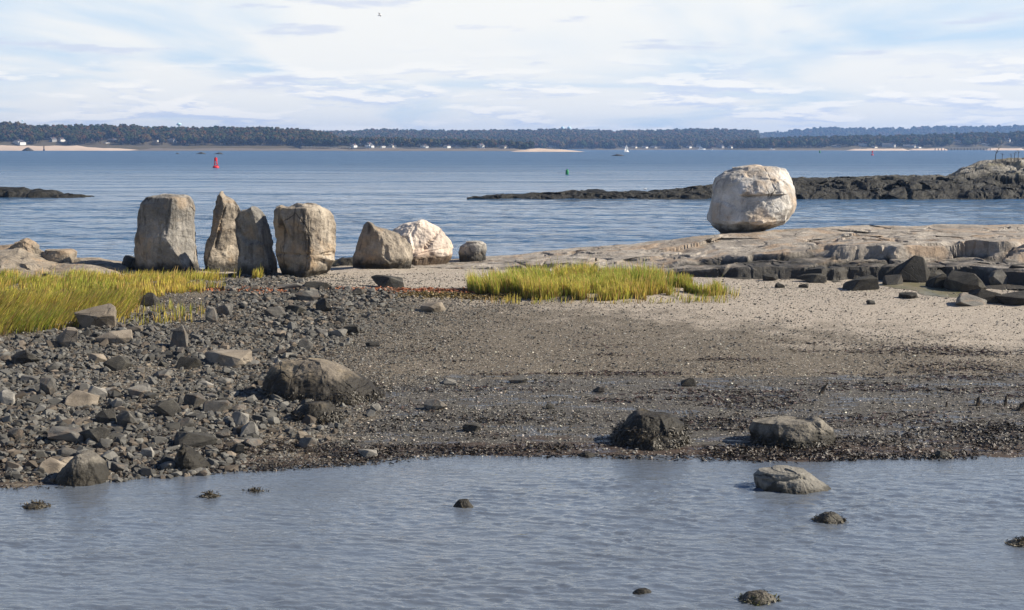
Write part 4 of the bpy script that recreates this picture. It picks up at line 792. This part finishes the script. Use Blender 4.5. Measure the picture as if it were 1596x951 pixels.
def land(name, u, vtop, y0, y1, tree_h, space, rad, seed, label, wts, back=500, shore_u=None, front=0.0, p=.8):
    """hill from a shore y0 to a crest y1 whose tree tops reach row vtop(u); front: metres of open ground before the first trees"""
    u = np.array(u, float); y0a = np.interp
    def xs_of(uu, y): return at(uu, np.full_like(uu, HOR), y)[0]
    nu, ny = 90, 26; uu = np.linspace(u[0], u[-1], nu); t = np.concatenate([np.linspace(0, 1, ny), [1.15, 1.5, 2]])
    def zhill(U, T):
        vt = np.interp(U, u, vtop); zc = at(U, vt, y1)[1] - tree_h * .92; zc = np.maximum(zc, 1.0)
        return np.where(T <= 1, 1.2 + (zc - 1.2) * np.clip(T, 0, 1) ** p, zc - (T - 1) * 12)
    T, U = np.meshgrid(t, uu, indexing='ij'); Y = np.where(T <= 1, y0 + (y1 - y0) * T, y1 + back * (T - 1)); X = at(U, np.full_like(U, HOR), y1)[0] * Y / y1; Z = zhill(U, T)
    Z[0] = -1.0; tag(link(name, mesh_np(name, np.stack([X, Y, Z], -1).reshape(-1, 3), grid_faces(len(t), nu), M['far_ground'], True)), kind='structure')
    g = np.random.default_rng(seed); wmid = (X[0].max() - X[0].min() + X[ny - 1].max() - X[ny - 1].min()) / 2; n = int(wmid * (y1 - y0) / space ** 2)
    Tt = g.uniform(front / (y1 - y0), 1.04, n); Ut = g.uniform(u[0], u[-1], n); yy = y0 + (y1 - y0) * Tt; xx = at(Ut, np.full_like(Ut, HOR), y1)[0] * yy / y1
    HILL.append((u[0], u[-1], y0, y1, zhill)); keep = np.ones(n, bool)
    for hu, hv, hw_, hh_, _y, *_r in HOUSES:       # no trees right before a house
        hy = seat(hu, hv, [HILL[-1]])
        if hy: keep &= ~((np.abs(Ut - hu) < hw_ * .5 + 5) & (yy < hy + 22) & (yy > hy - 200))
    Tt, Ut, yy, xx = Tt[keep], Ut[keep], yy[keep], xx[keep]; n = len(xx)
    hh = tree_h * g.uniform(.72, 1.12, n); woods('woodland', label, xx, yy, zhill(Ut, Tt), hh, rad * g.uniform(.75, 1.2, n), seed, wts); return xx
land('hills', [-260, -60, 0, 30, 60, 110, 170, 240, 300, 370, 430, 480, 515, 530], [192, 191, 190, 191, 195, 196, 194, 197, 199, 198, 199, 203, 207, 215], 2000, 2260, 13, 7.4, 4.6, 801,
     'dark autumn wood on the headland across the water at the left', [4, 3, 4, 4, 2, 1, 3], front=45)
land('hills', [-260, 0, 100, 180, 260, 340, 430, 520], [196, 196, 195, 193.5, 198, 200, 205, 206], 4300, 4700, 16, 26, 13, 802, 'bluish far wood just showing above the left headland', [4, 4, 3, 2, 1, 1, 3])
land('hills', [470, 520, 600, 680, 760, 800, 830], [209, 213, 215, 217, 218, 221, 226], 1990, 2080, 11, 6.2, 3.8, 803, 'low dark trees behind the shore houses and sea wall in the centre', [5, 4, 4, 3, 1, 1, 3], front=30)
land('hills', [400, 480, 540, 600, 650, 720, 800, 860, 900, 960, 1020, 1080, 1130, 1180], [206, 205, 204, 201, 203, 203, 202, 201, 202, 204, 203, 201, 201, 204], 2900, 4200, 15, 14.5, 8.5, 804,
     'broad hillside of autumn trees across the centre of the far shore', [3, 3, 4, 4, 2, 2, 3], p=.95)
land('hills', [1130, 1180, 1250, 1320, 1380, 1440, 1520, 1600, 1720, 1860], [221, 216, 213, 212, 211, 210, 207, 205, 204, 203], 2350, 2560, 13, 8.2, 5.2, 805, 'dark wood along the right-hand far shore', [5, 4, 3, 3, 1, 1, 4], front=30)
land('hills', [1120, 1170, 1205, 1240, 1300, 1380, 1450, 1530, 1600, 1860], [206, 204, 206, 201, 198, 199, 196, 196, 196, 195], 5200, 5900, 17, 24, 15, 806, 'blue wooded ridge far behind the right-hand shore', [4, 4, 3, 2, 1, 1, 3])

def strip(name, u0, u1, v0, v1, mat, seed, n=60, kind='structure', label=None, cat=None, hump=1.6, taper=(.12, .12)):
    """a low bar of sand or mud on the far shore, its water edge at row v1 and its crest about row v0"""
    uu = np.linspace(u0, u1, n); yb = CAM_H * F_PX / (v1 - HOR); nt = 9; rows = []; s = np.linspace(0, 1, n); hgt = np.minimum(np.clip(s / taper[0], 0, 1), np.clip((1 - s) / taper[1], 0, 1)) if taper else np.ones(n)
    H = (v1 - v0) * yb / F_PX; nz = fbm(xyz(uu * .05, 0 * uu, 0 * uu), 1.0, 3, seed=seed)
    for k, t in enumerate(np.linspace(0, 1, nt)):
        x = at(uu, np.full_like(uu, HOR), yb)[0]; z = -.6 + (.6 + H * hgt * (1 + .2 * nz)) * math.sin(min(t * 1.5, 1) * math.pi / 2); rows.append(np.stack([x * (1 + t * 22 / yb), yb + t * 26 + 2 * nz, z if t < 1 else z * 0 - .6], 1))
    o = link(name, mesh_np(name, np.concatenate(rows), grid_faces(nt, n), M[mat], True)); return tag(o, label, cat, kind=kind)
strip('far_beach', -260, 236, 227.5, 234.9, 'far_sand', 1, taper=(.02, .25)); strip('far_flat', 200, 560, 231.5, 235, 'mud_shore', 2, taper=(.1, .1))
strip('far_spit', 796, 912, 232, 236.6, 'far_sand', 3, taper=(.25, .35)); strip('far_flat', 535, 830, 231.5, 235.4, 'mud_shore', 4, taper=(.05, .1)); strip('far_flat', 900, 1190, 232.5, 233.6, 'mud_shore', 5)
strip('far_beach', 1320, 1420, 232, 234.8, 'far_sand', 6); strip('far_flat', 1160, 1330, 233, 234.6, 'mud_shore', 7); strip('far_beach', 1415, 1480, 231.5, 234.4, 'far_sand', 8); strip('far_beach', 1535, 1600, 231, 234.4, 'far_sand', 9)

# ------------------------------------------------------------------ built things, all from boxes and prisms
def boxm(name, lo, hi, mat, parent=None):
    lo, hi = np.array(lo, float), np.array(hi, float); V = np.array([[(lo, hi)[a][0], (lo, hi)[b][1], (lo, hi)[c][2]] for a in (0, 1) for b in (0, 1) for c in (0, 1)])
    return link(name, mesh_np(name, V, np.array([[0, 1, 3, 2], [4, 6, 7, 5], [0, 4, 5, 1], [2, 3, 7, 6], [0, 2, 6, 4], [1, 5, 7, 3]]), M[mat]), parent)
def gable(name, x0, x1, y0, y1, z, h, mat, parent, along='x', over=.4):
    x0 -= over; x1 += over; y0 -= over; y1 += over
    if along == 'x': V = [[x0, y0, z], [x1, y0, z], [x1, y1, z], [x0, y1, z], [x0, (y0 + y1) / 2, z + h], [x1, (y0 + y1) / 2, z + h]]; Fq = [[0, 1, 5, 4], [2, 3, 4, 5], [0, 4, 3], [1, 2, 5], [0, 3, 2, 1]]
    else: V = [[x0, y0, z], [x1, y0, z], [x1, y1, z], [x0, y1, z], [(x0 + x1) / 2, y0, z + h], [(x0 + x1) / 2, y1, z + h]]; Fq = [[1, 2, 5, 4], [3, 0, 4, 5], [0, 1, 4], [2, 3, 5], [0, 3, 2, 1]]
    me = bpy.data.meshes.new(name); me.from_pydata(V, [], Fq); me.materials.append(M[mat]); return link(name, me, parent)
def tube(name, pts, rads, mat, parent=None, n=12, cap=True, smooth=True):
    pts = np.array(pts, float); a = np.linspace(0, 2 * math.pi, n, endpoint=False); rows = []
    for k, p in enumerate(pts):
        d = pts[min(k + 1, len(pts) - 1)] - pts[max(k - 1, 0)]; d /= np.linalg.norm(d); ux = np.cross(d, [0, 1, 0] if abs(d[1]) < .9 else [1, 0, 0]); ux /= np.linalg.norm(ux); uy = np.cross(d, ux); rows.append(p + rads[k] * (np.cos(a)[:, None] * ux + np.sin(a)[:, None] * uy))
    V = np.concatenate(rows).tolist(); Fq = grid_faces(len(pts), n, True).tolist()
    if cap: Fq += [list(range(n))[::-1], [(len(pts) - 1) * n + k for k in range(n)]]
    me = bpy.data.meshes.new(name); me.from_pydata(V, [], Fq); me.materials.append(M[mat]); me.polygons.foreach_set('use_smooth', [smooth] * len(me.polygons)); return link(name, me, parent)
M['white_paint'] = plain('white_paint', (.80, .79, .76), .6, vary=.04); M['cream'] = plain('cream_paint', (.66, .60, .50), .7); M['grey_paint'] = plain('grey_shingle_wall', (.34, .34, .34), .8)
M['slate'] = plain('slate_roof', (.12, .12, .13), .8); M['brown_roof'] = plain('brown_roof', (.15, .10, .075), .85); M['pane'] = plain('window_pane', (.03, .035, .045), .15); M['brick'] = plain('chimney_brick', (.25, .11, .08), .9)
M['red_buoy'] = plain('red_buoy_paint', (.58, .025, .03), .45); M['green_buoy'] = plain('green_buoy_paint', (.015, .20, .075), .45); M['tower_blue'] = plain('tower_paint', (.42, .62, .74), .5); M['sail'] = plain('sail_cloth', (.85, .84, .82), .7, vary=.03)
M['wall_wood'] = plain('sea_wall_timber', (.24, .19, .15), .9); M['gull_white'] = plain('gull_white', (.75, .75, .74), .8); M['gull_dark'] = plain('gull_grey', (.20, .20, .21), .8); M['steel'] = plain('dark_steel', (.08, .08, .08), .5)
def root(name, x, y, z, label, cat, group=None): o = link(name, None, loc=(x, y, z)); return tag(o, label, cat, group)
def house(u, vb, w, h, y, label, wall='white_paint', roof='slate', along='x', wins=3, wing=0, chim=True):
    y = seat(u, vb, [h_ for h_ in HILL if h_[2] < 2950 and (h_[2] < 2400 or 900 < u < 1130)]) or y
    s = y / F_PX; x, z = at(u, vb, y); W, H = w * s, h * s; D = max(7.0, W * .45); r = root('house', x, y, z, label, 'house', 'houses on the far shore'); hw = H * .62; r.rotation_euler[2] = -.75 + .2 * math.sin(u)
    wl = boxm('wall', (-W / 2, 0, -6), (W / 2, D, hw), wall, r); rf = gable('roof', -W / 2, W / 2, 0, D, hw, H - hw, roof, r, along)
    if chim: boxm('chimney', (W * .22, D * .35, hw), (W * .22 + .9, D * .35 + .9, H * 1.12), 'brick', rf)
    for row in range(2 if hw > 4.5 else 1):
        for k in range(wins):
            cx = -W / 2 + W * (k + .5) / wins; zb = .8 + row * 2.7; wn = boxm('window', (cx - .85, -.12, zb), (cx + .85, -.003, zb + 1.6), 'white_paint', r); boxm('pane', (cx - .65, -.16, zb + .2), (cx + .65, -.123, zb + 1.4), 'pane', wn)
    if wing:
        sg = 1 if wing > 0 else -1; a, b = sorted((sg * W / 2 + sg * .01, sg * (W / 2 + abs(wing) * s))); boxm('wing_wall', (a, .8, -6), (b, D - .8, hw * .62), wall, r); gable('wing_roof', a + .4, b - .4, .8, D - .8, hw * .62, (H - hw) * .7, roof, r)
    return r
for a in HOUSES: house(*a[:6], **a[6])

def water_tower(u, vt, w, h, y, label):
    s = y / F_PX; x, z = at(u, vt, y); R = w * s / 2; H = h * s; zb = z - H; r = root('water_tower', x, y, zb - 30, label, 'water tower', 'water towers on the skyline'); zz = np.linspace(0, 1, 9)
    tube('tank', [(0, 0, 30 + H * (.35 + .65 * q)) for q in zz], [R * (.45 if q == 0 else max(math.sin(math.pi * (.18 + .80 * q)), .08) ** .6) for q in zz], 'tower_blue', r, 20)
    tube('column', [(0, 0, 0), (0, 0, 30 + H * .36)], [R * .3, R * .3], 'tower_blue', r, 12)
water_tower(279, 191.5, 8, 6, 2350, 'blue-topped water tower rising above the left headland wood'); water_tower(877, 197, 6, 8, 4230, 'left of the twin pale blue water towers on the central skyline'); water_tower(887, 197, 6.5, 8, 4230, 'right of the twin pale blue water towers on the central skyline')
water_tower(35, 187, 3, 3, 2350, 'small mast-like water tower above the far-left treetops')

def sea_wall(u0, u1, vb, h, y, label, n):
    s = y / F_PX; xa, xb = at(u0, vb, y)[0], at(u1, vb, y)[0]; r = root('sea_wall', (xa + xb) / 2, y, 0, label, 'sea wall'); H = h * s; w = (xb - xa) / n
    for k in range(n): boxm('wall_panel', (xa - (xa + xb) / 2 + k * w + .2, 0, -1), (xa - (xa + xb) / 2 + (k + 1) * w - .2, 1, H), 'wall_wood', r); boxm('pile', (xa - (xa + xb) / 2 + k * w - .25, -.6, -1), (xa - (xa + xb) / 2 + k * w + .25, -.05, H + .5), 'wall_wood', r)
    boxm('cap_beam', (xa - (xa + xb) / 2, -.7, H + .55), (xb - (xa + xb) / 2, 1.4, H + .95), 'cream', r)
sea_wall(547, 690, 235, 4.2, 1935, 'long timber sea wall below the white houses in the centre', 26); sea_wall(690, 734, 235, 3.4, 1945, 'shorter plain sea wall right of the long timber one', 8)
def pier(u0, u1, vb, h, y, label, n):
    s = y / F_PX; xa, xb = at(u0, vb, y)[0], at(u1, vb, y)[0]; c = (xa + xb) / 2; r = root('pier', c, y, 0, label, 'pier', 'piers on the far shore'); H = h * s; boxm('deck', (xa - c, 0, H - .5), (xb - c, 4, H), 'cream', r); boxm('rail', (xa - c, 0, H + .9), (xb - c, .15, H + 1.05), 'white_paint', r)
    for k in range(n): x = xa - c + (xb - xa) * (k + .5) / n; boxm('pile', (x - .35, .3, -2), (x + .35, 1, H - .5), 'wood', r)
pier(468, 546, 235, 5, 2000, 'timber pier on piles below the headland wood', 14); pier(1455, 1546, 234.5, 4, 2050, 'timber pier on piles along the right-hand shore', 18)

# ------------------------------------------------------------------ marks and craft on the water
def buoy_pillar(u, v, h, label):
    y = CAM_H * F_PX / (v - HOR); x = at(u, v, y)[0]; s = h * y / F_PX / 4.4; r = root('channel_buoy', x, y, 0, label, 'buoy', 'navigation buoys'); T = lambda z: (0, 0, z * s)
    tube('float', [T(-.4), T(0), T(.45), T(.75), T(.95)], [1.0 * s, 1.25 * s, 1.25 * s, .95 * s, .5 * s], 'red_buoy', r, 20)
    for a in (45, 135, 225, 315): c, d = math.cos(math.radians(a)), math.sin(math.radians(a)); tube('strut', [(.8 * c * s, .8 * d * s, .9 * s), (.5 * c * s, .5 * d * s, 2.7 * s)], [.10 * s, .10 * s], 'red_buoy', r, 6)
    tube('ring', [T(1.75), T(1.95)], [.68 * s, .66 * s], 'red_buoy', r, 14); tube('daymark', [T(2.6), T(4.0)], [.62 * s, .62 * s], 'red_buoy', r, 16, smooth=False); tube('lantern', [T(4.0), T(4.25), T(4.4)], [.18 * s, .18 * s, .06 * s], 'steel', r, 10)
buoy_pillar(336.5, 261.5, 17.5, 'red pillar buoy with open frame, nearest buoy on the left'); buoy_pillar(1359.5, 242, 7.5, 'small distant red buoy off the white mansion')
def can(u, v, h, w, label, mat):
    y = CAM_H * F_PX / (v - HOR); x = at(u, v, y)[0]; s = y / F_PX; r = root('can_buoy', x, y, 0, label, 'buoy', 'navigation buoys'); H, R = h * s, w * s / 2
    b = tube('body', [(0, 0, -.3), (.03 * H, 0, .2 * H), (.06 * H, 0, .72 * H), (.075 * H, 0, .9 * H)], [R, R, R * .95, R * .55], mat, r, 16); tube('lifting_eye', [(.07 * H, 0, .9 * H), (.08 * H, 0, H)], [R * .3, R * .22], mat, b, 8)
can(883.5, 271.5, 8.5, 5, 'green can buoy in the middle of the bay', 'green_buoy'); can(1277.5, 238.5, 4, 2.4, 'tiny dark green can buoy far off toward the right shore', 'green_buoy')

def sailboat(u, v, h, label):
    y = CAM_H * F_PX / (v - HOR); x = at(u, v, y)[0]; s = h * y / F_PX / 11; r = root('sailboat', x, y, 0, label, 'sailboat'); st = np.linspace(-3.6, 3.6, 9); rows = []
    for q in st: b = 1.25 * (1 - (abs(q) / 3.7) ** 2.4); rows.append([[q, -b, 1.0], [q, -b * .7, .1], [q, 0, -.5], [q, b * .7, .1], [q, b, 1.0], [q, 0, 1.08]])
    V = np.array(rows).reshape(-1, 3) * s; V = V[:, [0, 1, 2]]; link('hull', mesh_np('hull', V, grid_faces(9, 6, True), M['white_paint'], True), r)
    tube('mast', [(.3 * s, 0, 1 * s), (.3 * s, 0, 11 * s)], [.09 * s, .06 * s], 'steel', r, 8); tube('boom', [(.3 * s, 0, 1.9 * s), (-3.0 * s, .5 * s, 1.8 * s)], [.07 * s, .06 * s], 'steel', r, 8)
    def sail(nm, A, B, C, belly):
        A, B, C = map(np.array, (A, B, C)); n = 8; vs, fs, id_ = [], [], {}
        for i in range(n + 1):
            for j in range(n + 1 - i): a, b = i / n, j / n; p = A * a + B * b + C * (1 - a - b); p = p + np.array([0, belly * 27 * a * b * (1 - a - b) + .3 * belly, 0]); id_[i, j] = len(vs); vs.append((p * s).tolist())
        for i in range(n):
            for j in range(n - i):
                fs.append([id_[i, j], id_[i + 1, j], id_[i, j + 1]])
                if i + j < n - 1: fs.append([id_[i + 1, j], id_[i + 1, j + 1], id_[i, j + 1]])
        me = bpy.data.meshes.new(nm); me.from_pydata(vs, [], fs); me.materials.append(M['sail']); o = link(nm, me, r); md = o.modifiers.new('cloth', 'SOLIDIFY'); md.thickness = .03
    sail('mainsail', (.25, 0, 10.8), (.2, 0, 2.0), (-3.0, .5, 2.0), .5); sail('jib', (.4, 0, 9.6), (3.4, 0, 1.2), (.5, .3, 1.5), .4); r.rotation_euler[2] = .5
sailboat(976.5, 237, 12.5, 'white-sailed sailboat under way off the central far shore')
def launch(u, v, L, label):
    y = 2200.0; x = at(u, v, y)[0]; s = L * y / F_PX / 9; r = root('motor_boat', x, y, 0, label, 'boat', 'moored motor boats'); rows = []
    for q in np.linspace(-4.5, 4.5, 9): b = 1.5 * (1 - max(0, q / 4.6) ** 2.2); k = .35 * max(0, q / 4.5); rows.append([[q, -b, 1.2 + k], [q, -b * .75, .1], [q, 0, -.4], [q, b * .75, .1], [q, b, 1.2 + k], [q, 0, 1.25 + k]])
    link('hull', mesh_np('hull', np.array(rows).reshape(-1, 3) * s, grid_faces(9, 6, True), M['white_paint'], True), r); c = boxm('cabin', (-2.2 * s, -1.1 * s, 1.26 * s), (1.4 * s, 1.1 * s, 2.7 * s), 'white_paint', r); boxm('cabin_window', (-1.9 * s, -1.16 * s, 1.85 * s), (1.1 * s, -1.103 * s, 2.4 * s), 'pane', c); boxm('flybridge', (-1.6 * s, -.9 * s, 2.72 * s), (.4 * s, .9 * s, 3.5 * s), 'white_paint', r)
launch(1093, 234, 13, 'large white motor boat moored off the central far shore'); launch(1109, 234.5, 4, 'small white boat right of the large moored one'); launch(1341, 234.5, 7, 'white boat pulled in below the white mansion'); launch(757, 235, 7, 'white boat on the shore left of the sandy spit'); launch(1203, 235, 9, 'dark-shaded boat off the right-hand wood, left end')

# small rocks awash in the bay, and the seaward marks
for i, (lab, u0, u1, vt, vb) in enumerate((('flat black rock awash left of the red buoy', 305, 322, 237.6, 240), ('flat black rock awash just above the red buoy', 333, 349, 237.8, 240.2), ('tiny rock tip awash left of the flat black rocks', 273, 280, 238.6, 239.9),
                                          ('long flat black rock awash left of the sailboat', 953, 973, 240.6, 243), ('black mound of rock off the far-left beach', 34, 53, 230, 235.2))):
    y = CAM_H * F_PX / (vb - HOR); m = (u0 + u1) / 2; w = (u1 - u0) / 2
    rock('awash_rock', lab, 'rock', y, [(u0, vb), (m - w * .55, (vt + vb) / 2), (m - w * .15, vt)], [(u1, vb), (m + w * .6, (vt + vb) / 2), (m + w * .2, vt)], front=w * y / F_PX * .5, back=w * y / F_PX * .5, e=2, mat='wet_rock', seed=170 + i, nt=36, nl=14, sink=.5, amp=.06, fac=.08)
r = root('day_beacon', *[float(k) for k in (at(68.5, 232, 1920)[0], 1920)], 0, 'dark post beacon standing in the water off the far-left beach', 'beacon'); tube('post', [(0, 0, -2), (0, 0, 6.5)], [.8, .7], 'wood', r, 8); tube('base', [(0, 0, -2), (0, 0, 1.8)], [1.6, 1.3], 'wood', r, 10)

def gull(x, y, z, span, label, flying):
    r = root('gull', x, y, z, label, 'gull', 'gulls'); s = span / 1.3
    b = tube('body', [(-.28 * s, 0, .0), (-.18 * s, 0, .0), (0, 0, .01 * s), (.14 * s, 0, .03 * s), (.2 * s, 0, .05 * s), (.26 * s, 0, .05 * s)], [.02 * s, .06 * s, .085 * s, .07 * s, .055 * s, .02 * s], 'gull_white', r, 12)
    tube('beak', [(.26 * s, 0, .05 * s), (.32 * s, 0, .035 * s)], [.015 * s, .004 * s], 'steel', b, 6)
    for sg in (-1, 1):
        if flying: P = [[.06, .06, .03], [.10, .32, .16], [-.05, .66, .10], [-.08, .62, .10], [-.05, .32, .15], [-.14, .06, .03]]
        else: P = [[.1, .075, .03], [.0, .085, .05], [-.3, .03, .03], [-.34, .02, .01], [-.1, .08, -.02], [.05, .08, -.02]]
        V = np.array(P) * s * np.array([1, sg, 1]); V2 = V - np.array([0, 0, .012 * s]); n = 6; me = bpy.data.meshes.new('wing'); me.from_pydata(np.concatenate([V, V2]).tolist(), [], [[0, 1, 4, 5], [1, 2, 3, 4], [11, 10, 7, 6], [10, 9, 8, 7]] + [[i, i + n, (i + 1) % n + n, (i + 1) % n] for i in range(n)]); me.materials.append(M['gull_dark']); link('wing', me, r)
    if not flying:
        for sg in (-1, 1): tube('leg', [(0, sg * .03 * s, -.06 * s), (0, sg * .03 * s, -.25 * s)], [.008 * s] * 2, 'wood', r, 5)
    return r
g = gull(*[float(k) for k in (at(592, 24, 190)[0], 190, at(592, 24, 190)[1])], 1.3, 'gull in flight high in the sky left of centre', True); g.rotation_euler = (.5, -.2, .3)
gx, gz = at(1005.5, 299, 168); gull(float(gx), 168.0, float(gz) + .30, .95, 'white gull standing on the low reef left of the perched boulder', False)
# dry stalks on the knoll
def stalk(u, vb, vt, du, label, thick=.03):
    y = 178.0; x, z = at(u, vb, y); h = (vb - vt) * y / F_PX; dx = du * y / F_PX; r = root('dry_shrub', float(x), y, float(z) - .6, label, 'shrub', 'dry shrubs on the knoll')
    tube('stem', [(0, 0, 0), (.1 * dx, 0, .6 + h * .4), (dx * .4, 0, .6 + h * .7), (dx, 0, .6 + h)], [thick, thick, thick * .7, thick * .3], 'wood', r, 5); rr = random.Random(u)
    for k in range(5): q = rr.uniform(.4, .9); tube('twig', [(dx * q * q, 0, .6 + h * q), (dx * q * q + rr.uniform(-.4, .4), rr.uniform(-.3, .3), .6 + h * (q + rr.uniform(.1, .3)))], [thick * .5, thick * .2], 'wood', r, 4)
for a in ((1551, 248, 228, 9, 'tall bare twig leaning right on top of the knoll', .05), (1562, 247, 238, 1, 'short bushy dry shrub on the knoll right of the tall twig'), (1576, 246, 239, -1, 'thin dry stalk in the middle of the knoll top'), (1581, 245, 236, 1, 'straight dry stalk right of the thin one on the knoll'), (1587, 244, 234, 0, 'rightmost upright dry stalk on the knoll')): stalk(*a)

# flat slab and rubble crowning the left outcrop
rock('outcrop_slab', 'plank-like buff slab lying on the left outcrop', 'rock', 57.5, [(68, 404), (67, 396), (72, 390)], [(117, 402), (118, 393), (112, 389)], front=.6, back=.6, e=2.4, mat='outcrop', seed=190, nt=70, nl=20, top=.1, sink=.3, fac=.06, amp=.03)
rock('outcrop_knob', 'dark rubbly knob on top of the left outcrop', 'rock', 57.5, [(14, 394), (16, 384), (24, 377), (32, 374)], [(62, 394), (58, 384), (50, 377), (42, 374)], front=.6, back=.6, e=2, mat='outcrop', seed=193, nt=70, nl=24, top=.4, sink=.5, fac=.25, amp=.12)

# ------------------------------------------------------------------ the air over the bay
def haze():
    V = np.array([[x, y, z] for x in (-6500, 6500) for y in (-400, 6700) for z in (-3.0, 104.0)]); Fq = np.array([[0, 1, 3, 2], [4, 6, 7, 5], [0, 4, 5, 1], [2, 3, 7, 6], [0, 2, 6, 4], [1, 5, 7, 3]])
    m = bpy.data.materials.new('haze_air'); m.use_nodes = True; t = m.node_tree; t.nodes.clear(); out = t.nodes.new('ShaderNodeOutputMaterial'); v = t.nodes.new('ShaderNodeVolumePrincipled')
    v.inputs['Color'].default_value = (.30, .52, 1.0, 1); v.inputs['Density'].default_value = 1.15e-4; v.inputs['Anisotropy'].default_value = .2; t.links.new(v.outputs[0], out.inputs['Volume'])
    tag(link('haze', mesh_np('haze', V, Fq, m)), 'thin bluish haze over the bay and the far hills', 'haze', kind='stuff')
haze()
